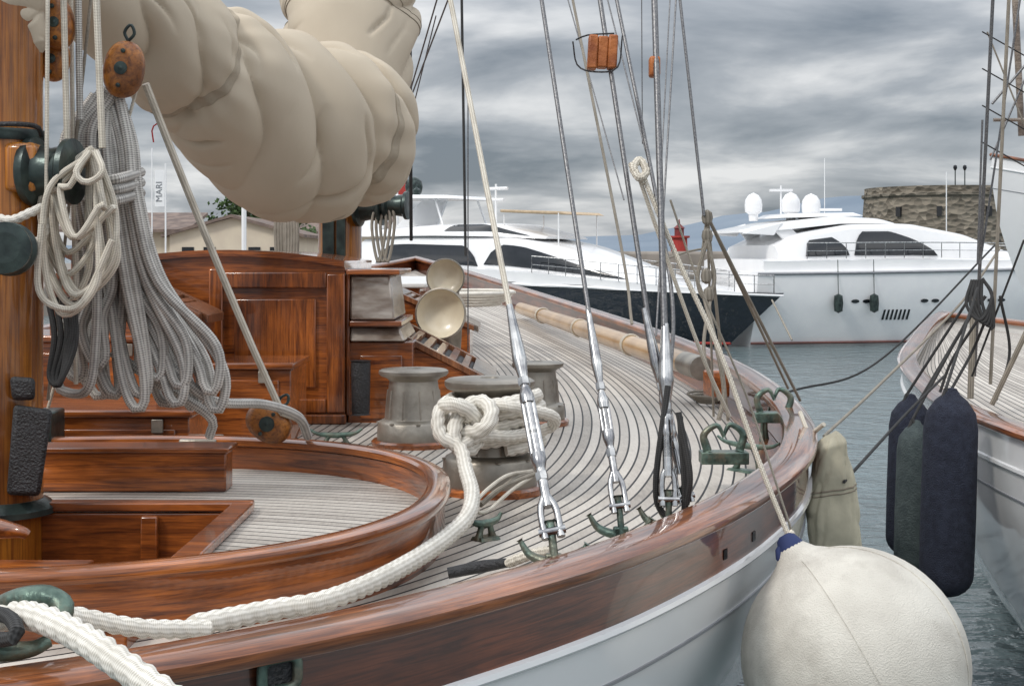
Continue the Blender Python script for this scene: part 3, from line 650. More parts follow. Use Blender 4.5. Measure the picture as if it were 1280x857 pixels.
# ---------------------------------------------------------------- shrouds with turnbuckles
def shroud(top,mid,bot,r=.0075,name='shroud',body=.018,wm=wire):
    e=E(name); top,mid,bot=map(Vector,(top,mid,bot))
    b=MB(); ext=top+(top-mid)*.6; b.sweep([ext,mid],r,sides=10)
    b.build('wire',wm,e)
    d=(bot-mid); d.normalize(); b=MB()
    s=d.cross(Vector((0,1,0))).normalized()
    b.sweep([mid-d*.12,mid-d*.02,mid,mid+d*.05,mid+d*.06,mid+d*.2],[r*1.1,r*1.5,r*2.0,r*2.3,r*1.3,r*1.3],step=.01)
    t0=mid+d*.16; t1=bot-d*.2
    b.sweep([t0,t0+d*.012,t0+d*.05],[body*.7,body*1.1,body],step=.01,sides=14)
    b.sweep([t1-d*.05,t1-d*.012,t1],[body,body*1.1,body*.7],step=.01,sides=14)
    for k in(-1,1): b.sweep([t0+d*.03+s*k*body*.75,t1-d*.03+s*k*body*.75],body*.38,sides=10)
    for k in (t0-d*.02,t1+d*.02): b.lathe([(body*.9,-.012),(body*.95,0),(body*.9,.012)],k,d,seg=6)
    b.sweep([t1-d*.12,bot-d*.09],r*1.5,sides=10); b.sweep([t0,t0+d*.15],r*1.5,sides=10)
    for k in(-1,1): b.sweep([bot-d*.12+s*k*.004,bot-d*.08+s*k*body*1.1,bot+s*k*body*1.1],[body*.6,body*.5,body*.6],step=.01)
    b.lathe([(body*.6,-body*1.9),(body*.6,body*1.9)],bot-d*.02,s,seg=14)
    b.build('turnbuckle',steel,e)
    b=MB(); b.sweep([bot-d*.05,bot+d*.1+Vector((0,0,-.1))],body*.6); zc=bot+Vector((0,0,-.03))
    b.box((zc.x-.022,zc.y-.012,zc.z-.2),(zc.x+.022,zc.y+.012,zc.z-.01)); 
    b.sweep([zc+Vector((-.09,.03,.02)),zc+Vector((-.06,.02,-.02)),zc+Vector((0,.0,-.035)),zc+Vector((.06,.02,-.03)),zc+Vector((.09,.02,.01))],[.006,.012,.014,.012,.006],step=.01)
    b.build('chainplate',verd,e,bevel=.006)
shroud(P(563,0,5.0),P(645,425,4.1),P(692,672,3.75),r=.0095,body=.019,wm=ropec)
shroud(P(677,0,4.9),P(742,430,4.3),P(776,640,4.05),r=.0075,body=.016)
shroud(P(750,0,5.0),P(815,430,4.55),P(858,628,4.4),r=.0085,body=.016)
shroud(P(818,0,4.9),P(832,450,4.5),P(836,632,4.35),r=.011,body=.017)
b=MB(); b.sweep([P(835,482,4.45),P(820,600,4.4),P(828,640,4.42),P(855,640,4.38),P(850,520,4.4)],.010); b.sweep([P(848,515,4.38),P(862,590,4.36),P(858,630,4.38)],.010); b.build('dark_lashing',roped)
rope('backstay',[P(708,-40,6.2),P(775,300,5.6),P(790,405,5.4)],.006,ropeh)
rope('runner',[P(765,-30,5.3),P(835,330,4.8),P(838,480,4.5)],.007,wire)
for (a,c,D0,D1,r) in (((512,-20),(514,300),9,10,.012),((506,-20),(508,230),9.2,10,.006),((560,0),(478,215),8,10,.005),((552,-20),(470,260),8,10,.005),((545,20),(490,240),8.3,10,.004),((577,-10),(582,320),12,12,.012),((585,100),(585,440),9,9,.004),((802,-10),(803,180),8,8,.003),((850,0),(880,270),5.6,5.4,.006),((845,0),(820,420),5.8,5.2,.004),((838,-10),(826,220),6,5.6,.003),((757,-10),(835,300),5.6,5.0,.003),((710,0),(780,250),6.6,6.0,.003)):
    rope('stay',[P(*a,D0),P(*c,D1)],r,wire if r<.009 else roped)
e=E('block_and_tackle')
bl=P(884,270,5.45)
for (q,D,r,mt) in (((1000,500),6.7,.007,ropeh),((985,485),6.7,.006,ropeh),((910,525),5.9,.0065,ropeh),((892,520),5.9,.005,ropeh),((876,330),5.4,.006,ropeh)):
    rope('fall',[bl,P(*q,D)],r,mt,parent=e)
b=MB()
for (px,py,D) in ((884,272,5.42),(884,295,5.42),(883,345,5.4),(886,368,5.4)):
    c=P(px,py,D); b.lathe([(.004,-.03),(.018,-.02),(.022,0),(.018,.02),(.004,.03)],c,(0,0,1),seg=16)
b.sweep([P(884,300,5.4),P(872,345,5.4),P(880,372,5.4),P(893,350,5.4),P(884,300,5.4)],.008); b.sweep([P(880,370,5.4),P(895,430,5.3),P(905,490,5.3),P(898,525,5.3)],.0085); b.sweep([P(888,372,5.4),P(880,440,5.3),P(900,500,5.3)],.007)
b.sweep([P(885,310,5.42),P(858,315,5.4),P(815,330,5.0)],.004)
b.build('blocks_and_strops',ropeh,e)
b=MB(); b.sweep([P(790,205,4.72),P(798,222,4.68),P(808,215,4.7),P(800,200,4.74),P(792,212,4.7),P(806,228,4.7)],.013,strands=3); 
b.sweep([P(806,225,4.7),P(850,330,4.65),P(900,440,4.6),P(950,580,4.52),P(990,680,4.45)],.0085,strands=3)
b.sweep([P(800,225,4.7),P(838,335,4.75),P(880,450,4.8),P(912,520,4.9)],.007)
b.build('fender_rope',ropec)
b=MB(); b.sweep([P(838,250,4.75),P(876,360,4.7),P(935,500,4.65),P(995,680,4.5)],.004,sides=6); b.build('fender_rope',ropeh)
b=MB(); b.sweep([P(560,716,4.0),P(600,708,4.0),P(640,702,3.95)],[.016,.018,.012],step=.02); b.build('leather_tail',blackl)
rope('rail_lashing',[P(635,703,3.95),P(665,692,3.9),P(690,688,3.85)],.015,ropec,strands=3)
# ---------------------------------------------------------------- fenders
e=E('round_fender'); c=P(1068,826,4.3); r=.338; top=P(992,690,4.4)
ax=(top-c); ax.normalize()
prof=[]
for k in range(30):
    a=-math.pi/2+math.pi*k/29*.90; prof.append((r*math.cos(a),r*math.sin(a)*1.02))
prof+= [(r*.20,r*1.04),(r*.13,r*1.12),(r*.085,r*1.2),(.001,r*1.2)]
b=MB(); b.lathe(prof,c,ax,seg=64); b.build('cover',fendw,e)
b=MB()
q=ax.to_track_quat('Z','Y').to_matrix()
for k in range(3):
    a0=k*math.pi/3+.5; b.sweep([c+q@Vector((math.cos(a0)*r*1.003*math.cos(t),math.sin(a0)*r*1.003*math.cos(t),r*1.022*math.sin(t))) for t in np.linspace(-1.5,1.25,24)],.0022,sides=6,step=.02)
b.build('seams',fendw,e)
b=MB(); b.lathe([(r*.16,r*1.06),(r*.13,r*1.12),(r*.09,r*1.22),(r*.05,r*1.25)],c,ax,seg=20); tt=c+ax*r*1.2
b.sweep([tt,tt+Vector((-.03,-.02,-.04)),tt+Vector((.0,-.03,-.07)),tt+Vector((.06,-.02,-.03))],.012); b.sweep([tt,tt+Vector((.04,-.02,-.03)),tt+Vector((.09,-.03,-.045))],.010); b.build('lashing',bluem,e)
rope('lanyard',[tt,P(990,665,4.45)],.01,ropec,parent=e,strands=3)
def fender(px,py0,py1,D,wpx,mat,topto):
    e=E('cylindrical_fender'); r=wpx/2*D/F; a=P(px,py1,D); t=P(px,py0,D); L=(t-a).length; tl=Vector((.03,0,1))
    pr=[(.001,0)]+[(r*(1-(1-math.sin(k*math.pi/12))**1.0*.98) if k else .02,r*.9*(1-math.cos(k*math.pi/12))) for k in range(1,7)]
    pr+=[(r*1.02,L*.4),(r*1.0,L-r*1.3),(r*.9,L-r*.7),(r*.6,L-r*.25),(r*.3,L),(r*.18,L+r*.2),(.001,L+r*.25)]
    b=MB(); b.lathe(pr,a,tl,seg=36); b.build('cover',mat,e)
    b=MB(); b.sweep([t+Vector((0,0,.02)),P(*topto)],.008); b.sweep([t+Vector((0,0,.02)),t+Vector((-.03,-.02,-.06)),t+Vector((.03,-.03,-.05)),t+Vector((0,0,.03))],.01); b.build('lanyard',roped,e)
fender(1182,492,745,7.0,66,fendb,(1222,360,7.6)); fender(1140,530,718,7.7,46,fendg,(1225,370,8)); fender(1133,498,694,8.0,52,fendb,(1225,352,8))
# canvas bag
e=E('canvas_bag'); b=MB(); G=np.zeros((60,80,3)); c=P(1038,620,6.1)
for i in range(60):
    f=i/59; z=.26-.54*f
    wx=(.065+.045*sst(0,.6,f)); wy=.09
    ed=min(1,(f+.02)/.08,(1.02-f)/.06)**.5; wx*=ed; wy*=ed
    for j in range(80):
        a=2*math.pi*j/80; ca,sa=math.cos(a),math.sin(a)
        k=1+.12*mnoise.noise(Vector((ca*1.5,sa*1.5,f*4)))-.10*(1-abs(mnoise.noise(Vector((ca*2.5+f*3,sa*2.5,f*3)))))**4
        G[i,j]=(c.x+.02*f+wx*k*math.copysign(abs(ca)**.7,ca),c.y+wy*k*math.copysign(abs(sa)**.6,sa),c.z+z+.02*ca)
b.grid(G,0,cv=True); b.add(G[0].tolist(),[list(range(80))]); b.add(G[-1].tolist(),[list(range(80))])
b.build('bag',bagm,e,sharp=80)
b=MB(); i=24; b.sweep(G[i]*1.0,.004,closed=True,raw=True,sides=6); b.sweep(G[i+2],.003,closed=True,raw=True,sides=6); b.build('hem',seamm,e)
rope('strap',[P(1030,530,6.1),P(1012,540,6.2),P(1000,515,6.3)],.010,ropec,parent=e)
# ---------------------------------------------------------------- neighbouring yachts
yb=E('white_sailing_yacht'); X2=4.72
half2=[(0,-4,1.9),(1.3,-3,1.86),(1.9,0,1.83),(2.2,3,1.8),(2.34,6,1.8),(2.32,7.5,1.8),(2.22,8.5,1.8),(1.72,10.9,1.82),(1.1,12.8,1.88),(.45,14.6,1.95),(0,15.6,2.0)]
h2,loop2=loop_from_half(half2,X2,n=150); hull(yb,loop2,(X2,6),shx=.5,shy=.22,band=False)
G=np.zeros((len(h2),40,3)); t2=np.linspace(-1,1,40)
for i,(hw,y,z) in enumerate(h2):
    G[i,:,0]=X2+t2*max(hw-.05,0);G[i,:,1]=y;G[i,:,2]=z-.14+.04*(1-t2**2)
b=MB(); b.grid(G); d2=b.build('deck',deckm,yb)
at=d2.data.attributes.new('plank','FLOAT','POINT'); at.data.foreach_set('value',[(1-abs(t2[k%40]))*2.3+5 for k in range(len(d2.data.vertices))])
b=MB(); b.box((4.3,3,1.7),(5.4,9,2.1)); b.build('cabin',varn,yb,bevel=.02)
for (a,c,D0,D1,r,mt) in (((1242,-20),(1218,470),8.0,8.3,.010,wire),((1262,-20),(1238,480),8.0,8.2,.010,ropeh),((1228,150),(1222,330),8,8,.006,wire),((1300,60),(1240,130),9,9,.008,wire),((1285,90),(1238,200),8.5,8.5,.006,wire),((1234,40),(1290,180),8.5,8.5,.005,ropeh),((1275,0),(1225,330),8.2,8.2,.006,wire),((1280,300),(1215,470),7.6,7.9,.006,roped),((1290,400),(1240,505),7.4,7.6,.014,ropeh),((1218,350),(1213,498),8.2,8.2,.018,ropeh)):
    rope('yacht_stay',[P(*a,D0),P(*c,D1)],r,mt,parent=yb)
b=MB()
for k in range(5):
    b.sweep([P(1215+k*3,350,7.8),P(1208+k*5,380,7.75),P(1225+k*4,400+k*3,7.7),P(1240,370,7.75),P(1228,348,7.8)],.009)
b.sweep([P(1222,400,7.7),P(1190,450,7.8),P(1175,490,7.8)],.008); b.sweep([P(1232,400,7.7),P(1215,440,7.8),P(1190,485,7.7)],.008); b.sweep([P(1250,370,7.7),P(1262,440,7.8),P(1245,500,7.7)],.008)
b.build('lashing_knot',roped,yb)
b=MB(); b.sweep([P(1268,-20,9.5),P(1277,170,9.5)],.022); b.sweep([P(1242,150,9.2),P(1290,150,9.2)],.012); b.build('ratline_spreader',weath,yb)
for k in range(4): rope('ratline',[P(1228,40+k*46,8.2),P(1290,75+k*46,8.5)],.004,roped,parent=yb)
yc=E('white_sailing_yacht'); 
half3=[(0,0,4.05),(.9,1.2,3.75),(1.8,3.5,3.35),(2.4,7,3.0),(2.3,12,2.9),(1.2,16,3.0),(0,17.5,3.1)]
h3,l3=loop_from_half(half3,0,n=90)
a3=math.radians(-72); l3=l3.copy(); x=l3[:,0].copy();y=l3[:,1].copy()
l3[:,0]=6.75+x*math.cos(a3)-y*math.sin(a3); l3[:,1]=20+x*math.sin(a3)+y*math.cos(a3)
c3=(6.75-9*math.sin(a3),20+9*math.cos(a3))
hull(yc,l3,c3,shx=.28,shy=.28,band=False)
b=MB(); b.add(l3-np.array([0,0,.1]),[list(range(len(l3)))]); b.build('deck',whited,yc)
for (pts,r,mt) in (([P(985,490,7.2),P(1100,450,8),P(1250,300,9)],.006,roped),([P(1030,545,6.3),P(1100,480,7),P(1200,380,8),P(1250,310,8.5)],.007,ropeh),([P(1055,602,6.0),P(1130,520,7),P(1180,470,7.5)],.007,roped),([P(1150,500,7.8),P(1210,400,8),P(1232,370,8)],.01,roped)):
    rope('mooring_line',pts,r,mt)
# ---------------------------------------------------------------- motor yachts
def placer(bow,stern):
    bx=Vector((*bow,0));sx=Vector((*stern,0)); d=(bx-sx); L=d.length; d.normalize(); s=Vector((-d.y,d.x,0))
    return (lambda x,y,z: tuple(sx+d*x+s*y+Vector((0,0,z)))),L
def loft(b,pl,secs,m=0,closed=False):
    G=np.array([[pl(*q) for q in s] for s in secs]); b.grid(G,m,cv=closed)
def mhull(e,pl,L,bmax,z0,z1,mat,nm='hull',zb=-.3,stripe=None):
    secs=[];top=[];wl=[]
    for i in range(41):
        f=i/40; x=L*f; bb=bmax*(1-max(0,(f-.35)/.65)**2.3)*(.93+.07*min(1,f*5)); z=z0+(z1-z0)*f**1.5
        def X(zz): return x-(.13*L*f**4)*(1-(zz-zb)/(z-zb))
        half=[(X(zb),bb*.25,zb),(X(0),bb*.75*(1-.4*f**3),0),(X(z*.45),bb*(.92-.15*f**3),z*.45),(X(z*.8),bb*(.985-.05*f**3),z*.8),(x,bb,z)]
        secs.append(half+[(a,-c,d) for a,c,d in half[::-1]]); top.append((x,bb,z)); wl.append((X(.1),bb*.79*(1-.37*f**3),.1))
    b=MB(); loft(b,pl,secs); 
    b.grid(np.array([[pl(x,-c,z-.02),pl(x,0,z+.02),pl(x,c,z-.02)] for x,c,z in top]))
    b.add([pl(*q) for q in secs[0]],[list(range(10))])
    b.build(nm,mat,e,sharp=50)
    if stripe:
        b=MB()
        for sg in(1,-1): b.sweep([pl(x,sg*c,z) for x,c,z in wl],.04,raw=True,sides=6)
        b.build('waterline_stripe',stripe,e)
    b=MB()
    for sg in(1,-1): b.sweep([pl(x,sg*(c+.01),z-.06) for x,c,z in top],.035,raw=True,sides=6)
    b.build('rub_rail',greyl if mat is not navyh else gelc,e)
    return top
def sup(e,pl,prof,name,mat=gelc,win=None,tum=.84,n=48):
    A=np.array(prof,float); xs=np.linspace(A[0,0],A[-1,0],n)
    zb=np.interp(xs,A[:,0],A[:,1]);zt=np.interp(xs,A[:,0],A[:,2]);w=np.interp(xs,A[:,0],A[:,3])
    k=np.array([.25,.5,.25])
    for _ in range(2):
        for arr in(zt,w): arr[1:-1]=np.convolve(arr,k,'valid')
    def sec(i):
        h=zt[i]-zb[i]; x=xs[i]
        return [(x,w[i],zb[i]),(x,w[i]*.985,zb[i]+.3*h),(x,w[i]*(tum+.04),zb[i]+.88*h),(x,w[i]*(tum-.06),zt[i]),(x,w[i]*.3,zt[i]+.04*min(1,h))]
    secs=[sec(i)+[(a,-c,d) for a,c,d in sec(i)[::-1]] for i in range(n)]
    b=MB(); loft(b,pl,secs,closed=True); b.add([pl(*q) for q in secs[0]],[list(range(10))]); b.add([pl(*q) for q in secs[-1]],[list(range(10))]); b.build(name,mat,e,sharp=35)
    if win:
        b=MB()
        for (xa,xb,fa,fb,taper) in win:
            m_=24; xx=np.linspace(xa,xb,m_)
            for sg in(1,-1):
                G=np.zeros((m_,4,3))
                for i,x in enumerate(xx):
                    zb_=np.interp(x,xs,zb);zt_=np.interp(x,xs,zt);w_=np.interp(x,xs,w);h=zt_-zb_
                    u=i/(m_-1); tp=min(1,((1-u)/taper)**.6 if taper>0 else 1,(u/.12)**.5 if u<.12 else 1)
                    for j,fr in enumerate((0,.4,.8,1)):
                        ff=fa+(fb-fa)*tp*fr
                        y_=np.interp(ff,[0,.3,.88,1],[w_,w_*.985,w_*(tum+.04),w_*(tum-.06)])+.03
                        G[i,j]=pl(x,sg*y_,zb_+ff*h)
                b.grid(G)
        b.build(name+'_windows',glass,e)
def railing(e,pl,pts,h=.55,n=16,nm='guard_rail'):
    b=MB(); p=crs(pts,n=n)
    up=[pl(a,c,d+h) for a,c,d in p]; b.sweep(up,.018,sides=6); b.sweep([pl(a,c,d+h*.5) for a,c,d in p],.01,sides=5)
    for a,c,d in p: b.sweep([pl(a,c,d),pl(a,c,d+h)],.014,sides=5)
    b.build(nm,steel,e)
ma=E('navy_motor_yacht'); pl,L=placer((7.6,39.8),(-5.6,49))
mhull(ma,pl,L,2.3,2.0,1.55,navyh,stripe=redl)
sup(ma,pl,[(0,1.9,2.35,2.2),(5,1.85,2.4,2.25),(9,1.72,2.15,2.2),(12.5,1.6,1.85,1.55),(15.2,1.5,1.58,.7)],'bulwark',tum=.95)
sup(ma,pl,[(2.0,2.25,3.15,1.9),(4,2.25,3.25,1.95),(8,2.1,3.15,1.9),(9.4,2.0,2.9,1.8),(12.6,1.8,1.95,1.1)],'saloon',win=[(2.8,6.9,.12,.74,.15),(7.1,11.8,.2,.80,.7)])
sup(ma,pl,[(.8,3.24,3.38,1.8),(5,3.24,3.60,1.75),(7,3.2,3.62,1.6),(8.9,3.12,3.2,1.2)],'flybridge',win=[(5.4,8.4,.42,.95,.6)])
b=MB()
for sg in(-1,1): 
    b.hexa([pl(.6,sg*1.5,3.35),pl(2.6,sg*1.5,3.35),pl(2.6,sg*1.35,3.35),pl(.6,sg*1.35,3.35),pl(2.2,sg*1.3,4.5),pl(3.3,sg*1.3,4.5),pl(3.3,sg*1.2,4.5),pl(2.2,sg*1.2,4.5)])
    b.sweep([pl(5.0,sg*1.2,3.55),pl(4.6,sg*1.15,4.5)],.04,sides=6)
b.hexa([pl(1.6,-1.5,4.5),pl(5.4,-1.35,4.42),pl(5.4,1.35,4.42),pl(1.6,1.5,4.5),pl(1.7,-1.4,4.63),pl(5.2,-1.25,4.53),pl(5.2,1.25,4.53),pl(1.7,1.4,4.63)])
b.build('radar_arch',gelc,ma,bevel=.03)
b=MB(); c=Vector(pl(2.6,.3,4.6)); b.lathe([(.16,0),(.26,.12),(.3,.32),(.27,.5),(.15,.62),(.001,.66)],c,seg=20); c=Vector(pl(3.6,-.8,4.55)); b.lathe([(.1,0),(.12,.2),(.001,.3)],c,seg=12)
b.build('radome',darkm,ma)
b=MB(); b.hexa([pl(7.2,-1.2,3.95),pl(9.6,-1.1,3.85),pl(9.6,1.1,3.85),pl(7.2,1.2,3.95),pl(7.2,-1.2,4.04),pl(9.4,-1.1,3.94),pl(9.4,1.1,3.94),pl(7.2,1.2,4.04)])
b.build('bimini',beigec,ma,bevel=.03)
b=MB(); 
for x in(7.3,9.3):
    for sg in(-1,1): b.sweep([pl(x,sg*1.1,2.9),pl(x,sg*1.1,3.9)],.025,sides=6)
b.sweep([pl(6.2,0,3.5),pl(6.2,0,4.9)],.04,sides=6); b.sweep([pl(5.85,0,4.75),pl(6.65,0,4.75)],.06,sides=6); b.sweep([pl(6.0,0,4.4),pl(6.5,0,4.4)],.05,sides=6); b.build('radar_mast',gelc,ma)
for sg in(-1,1): railing(ma,pl,[(9,sg*2.1,2.1),(12,sg*1.65,1.85),(14.6,sg*.8,1.6),(15.8,0,1.55)],.5,14)
mb=E('white_motor_yacht'); pl,L=placer((22.6,46.5),(6.4,42.5))
mhull(mb,pl,L,2.5,2.15,2.45,gelc,stripe=M('boot_stripe',(.16,.06,.05)))
sup(mb,pl,[(.2,2.13,2.5,2.3),(5,2.15,2.55,2.4),(10,2.2,2.5,2.1),(14.5,2.35,2.46,1.0)],'side_deck',tum=.95)
sup(mb,pl,[(.8,2.5,2.9,2.0),(1.6,2.5,3.25,2.05),(3.2,2.5,3.52,2.0),(5.2,2.5,3.55,1.95),(7.0,2.5,3.25,1.85),(9.2,2.5,2.56,1.5)],'saloon',win=[(1.6,3.0,.12,.72,.35),(3.15,5.9,.12,.80,.55)],n=70)
b=MB(); G=np.zeros((10,9,3))
for i in range(10):
    u=i/9; x=5.9+2.6*u; zt_=np.interp(x,[5.2,7.0,9.2],[3.59,3.30,2.61])
    for j in range(9):
        v=-1+2*j/8; G[i,j]=pl(x-.35*abs(v)**2,v*(1.35-.15*u),zt_+.035-.05*v*v)
b.grid(G); b.build('windscreen',glass,mb)
sup(mb,pl,[(-.1,3.28,3.34,1.3),(1.4,3.38,3.62,1.45),(3.0,3.55,3.78,1.45),(4.4,3.56,3.72,1.3),(5.0,3.56,3.6,1.0)],'hardtop',tum=.9)
b=MB()
for sg in(-1,1):
    b.hexa([pl(-.1,sg*1.45,3.25),pl(.9,sg*1.45,3.2),pl(.9,sg*1.3,3.2),pl(-.1,sg*1.3,3.25),pl(.1,sg*1.4,3.31),pl(1.2,sg*1.4,3.6),pl(1.2,sg*1.28,3.6),pl(.1,sg*1.28,3.31)])
    b.hexa([pl(1.5,sg*1.4,2.8),pl(2.2,sg*1.4,2.8),pl(2.2,sg*1.3,2.8),pl(1.5,sg*1.3,2.8),pl(.9,sg*1.35,3.4),pl(1.5,sg*1.35,3.4),pl(1.5,sg*1.25,3.4),pl(.9,sg*1.25,3.4)])
b.hexa([pl(1.3,-1.0,3.72),pl(4.0,-1.0,3.80),pl(4.0,1.0,3.80),pl(1.3,1.0,3.72),pl(1.6,-.9,3.86),pl(3.7,-.9,3.9),pl(3.7,.9,3.9),pl(1.6,.9,3.86)])
b.build('arch',gelc,mb,bevel=.03)
b=MB()
for (x,y,r) in((1.05,.4,.27),(1.95,-.3,.28),(2.95,.4,.29)):
    c=Vector(pl(x,y,3.86)); b.lathe([(r*.5,-.2),(r*.55,.0),(r*.95,.08),(r*1.0,.28),(r*.92,.44),(r*.6,.58),(.001,.66)],c,seg=24)
b.sweep([pl(1.95,.4,3.8),pl(1.95,.4,4.75)],.03,sides=6); b.sweep([pl(3.4,.4,3.8),pl(3.4,.4,5.6)],.012,sides=6)
c=Vector(pl(1.95,.4,4.6)); b.box((c.x-.35,c.y-.06,c.z-.04),(c.x+.35,c.y+.06,c.z+.04)); c=Vector(pl(3.4,-.3,4.0)); b.box((c.x-.45,c.y-.06,c.z-.04),(c.x+.2,c.y+.06,c.z+.04))
b.build('satellite_domes',gelc,mb)
for sg in(-1,1): railing(mb,pl,[(1.5,sg*2.35,2.52),(6,sg*2.35,2.55),(10,sg*2.0,2.5),(14,sg*1.1,2.48),(16.4,.05*sg,2.45)],.45,26)
b=MB()
def sidey(x,z): 
    f=x/L; bb=2.5*(1-max(0,(f-.35)/.65)**2.3)*(.93+.07*min(1,f*5)); return bb*np.interp(z,[0,1.0,1.75,2.2],[.75,.92,.985,1])+.02
for x in(3.0,3.35,5.2,5.55,7.4,7.75):
    for sg in(-1,1):
        m_=12; V=[pl(x+.13*math.cos(a),sg*sidey(x,1.3+.055*math.sin(a)),1.3+.055*math.sin(a)) for a in np.linspace(0,6.283,m_,endpoint=False)]; b.add(V,[list(range(m_))])
for k in range(7):
    x=3.9+k*.13
    for sg in (-1,1):
        b.add([pl(x,sg*sidey(x,.75),.75),pl(x+.07,sg*sidey(x,.75),.75),pl(x+.1,sg*sidey(x,1.0),1.05),pl(x+.03,sg*sidey(x,1.0),1.05)],[[0,1,2,3]])
b.build('portholes',glass,mb)
for x in (2.4,3.5):
    c=Vector(pl(x,-sidey(x,1.3)-.16,1.25)); b=MB(); b.lathe([(.001,-.28),(.12,-.22),(.14,0),(.12,.22),(.001,.28)],c,seg=14); b.sweep([c+Vector((0,0,.25)),Vector(pl(x,-sidey(x,2.1),2.5))],.012,sides=5); b.build('hull_fender',darkm,mb)
rope('anchor_line',[P(945,345,42),P(975,400,43),P(1010,430,44)],.025,ropeh); rope('anchor_line',[P(965,375,39),P(990,425,37)],.025,ropeh)
# ---------------------------------------------------------------- setting
b=MB(); b.add([(-4000,-60,0),(4000,-60,0),(4000,6000,0),(-4000,6000,0)],[[0,1,2,3]])
wm,nt,bs=newmat('harbour_water'); Lk=nt.links.new
bs.inputs['Base Color'].default_value=(.13,.175,.185,1); bs.inputs['Roughness'].default_value=.08; bs.inputs['IOR'].default_value=1.36
tc=N(nt,'ShaderNodeTexCoord'); mp=N(nt,'ShaderNodeMapping'); mp.inputs['Scale'].default_value=(1,1.3,1); mp.inputs['Rotation'].default_value=(0,0,.3); Lk(tc.outputs['Object'],mp.inputs[0])
n1=N(nt,'ShaderNodeTexNoise'); n1.inputs['Scale'].default_value=1.3; n1.inputs['Detail'].default_value=4; n1.inputs['Distortion'].default_value=.8; Lk(mp.outputs[0],n1.inputs['Vector'])
n2=N(nt,'ShaderNodeTexNoise'); n2.inputs['Scale'].default_value=5; n2.inputs['Detail'].default_value=3; Lk(mp.outputs[0],n2.inputs['Vector'])
ad=N(nt,'ShaderNodeMath',operation='MULTIPLY_ADD'); Lk(n2.outputs['Fac'],ad.inputs[0]); ad.inputs[1].default_value=.3; Lk(n1.outputs['Fac'],ad.inputs[2])
bp=N(nt,'ShaderNodeBump'); bp.inputs['Strength'].default_value=.7; bp.inputs['Distance'].default_value=.2; Lk(ad.outputs[0],bp.inputs['Height']); Lk(bp.outputs[0],bs.inputs['Normal'])
b.build('water',wm)
b=MB(); b.box((-80,62,-1),(3.5,400,1.3)); b.build('quay',stoneq,bevel=.1)
b=MB(); b.box((3.5,78,-1),(70,92,1.7)); b.box((3.5,90,-1),(70,92,2.9)); b.build('breakwater',stoneq,bevel=.2)
b=MB(); nn=160; G=np.zeros((nn,6,3))
for i in range(nn):
    x=-900+i*22; px=640+F*x/1500
    base=np.interp(px,[-500,400,700,800,900,980,1080,1160,1300,1700],[8,16,18,22,42,54,66,58,48,24])+6*mnoise.noise(Vector((x*.006,3,0)))+4*mnoise.noise(Vector((x*.02,7,0)))
    for j in range(6):
        f=j/5; G[i,j]=(x,1500-300*(1-f)+40*mnoise.noise(Vector((x*.01,f*3,0))),2.6+(base)*f**.8-3*(1-f))
b.grid(G); b.build('distant_hills',hillm)
stm,nt,bs=newmat('fort_stone'); Lk=nt.links.new
tc=N(nt,'ShaderNodeTexCoord'); vo=N(nt,'ShaderNodeTexVoronoi'); vo.inputs['Scale'].default_value=1.3; mp=N(nt,'ShaderNodeMapping'); mp.inputs['Scale'].default_value=(1,1,1.7); Lk(tc.outputs['Object'],mp.inputs[0]); Lk(mp.outputs[0],vo.inputs['Vector'])
wn=ramp(nt,vo.outputs['Color'],[(0,(.10,.085,.065)),(1,(.30,.26,.205)),(.5,(.19,.165,.13))]); Lk(wn.outputs[0],bs.inputs['Base Color']); bs.inputs['Roughness'].default_value=.95
bp=N(nt,'ShaderNodeBump'); bp.inputs['Distance'].default_value=.3; Lk(vo.outputs['Distance'],bp.inputs['Height']); Lk(bp.outputs[0],bs.inputs['Normal'])
fx=P(1178,0,150).x
e=E('stone_fort'); b=MB(); b.lathe([(8.6,-1),(8.4,4),(8.05,8.6),(8.3,8.75),(8.3,9.0),(8.0,9.05),(8.0,9.7),(7.3,9.7),(7.3,9.0),(.01,9.0)],(fx,150,0),seg=72)
b.build('tower',stm,e)
b=MB()
for a in(-1.9,-1.3,-2.4): b.box((fx+8.1*math.cos(a)-.25,150+8.1*math.sin(a)-.4,6.6),(fx+8.1*math.cos(a)+.25,150+8.1*math.sin(a)+.4,7.6),rz=a+1.57)
b.build('embrasures',blackl,e)
for px in (1194,1206):
    l=E('street_lamp'); c=P(px,238,149); b=MB(); b.sweep([c,c+Vector((0,0,2.2))],.06,sides=6); b.build('post',darkm,l); b=MB(); b.lathe([(.1,0),(.22,.25),(.18,.5),(.02,.6)],c+Vector((0,0,2.1)),seg=10); b.build('lantern',glass,l)
e=E('lighthouse'); c=P(849,0,120); b=MB(); b.lathe([(.75,1),(.68,4.1),(.9,4.15),(.9,4.3)],(c.x,120,0),seg=20,m=0); b.lathe([(.4,4.3),(.4,4.9),(.5,4.95),(.1,5.3),(.04,5.7),(.001,5.7)],(c.x,120,0),seg=16,m=1); b.build('tower',[redl,M('lantern_dark_red',(.2,.03,.03))],e)
e=E('waterfront_house'); b=MB(); D=95; xa=P(178,0,D).x; xb=P(372,0,D).x
b.box((xa,D+1,1.2),(xb-5,D+12,4.4)); xm=P(290,0,D).x; w0=P(212,0,D).x
b.add([(w0,D,1.2),(xb,D,1.2),(xb,D,4.0),(xm,D,5.15),(w0,D,4.0),(w0,D+11,1.2),(xb,D+11,1.2),(xb,D+11,4.0),(xm,D+11,5.15),(w0,D+11,4.0)],[[0,1,2,3,4],[1,6,7,2],[5,0,4,9],[6,5,9,8,7]])
b.build('walls',beigew,e)
b=MB(); 
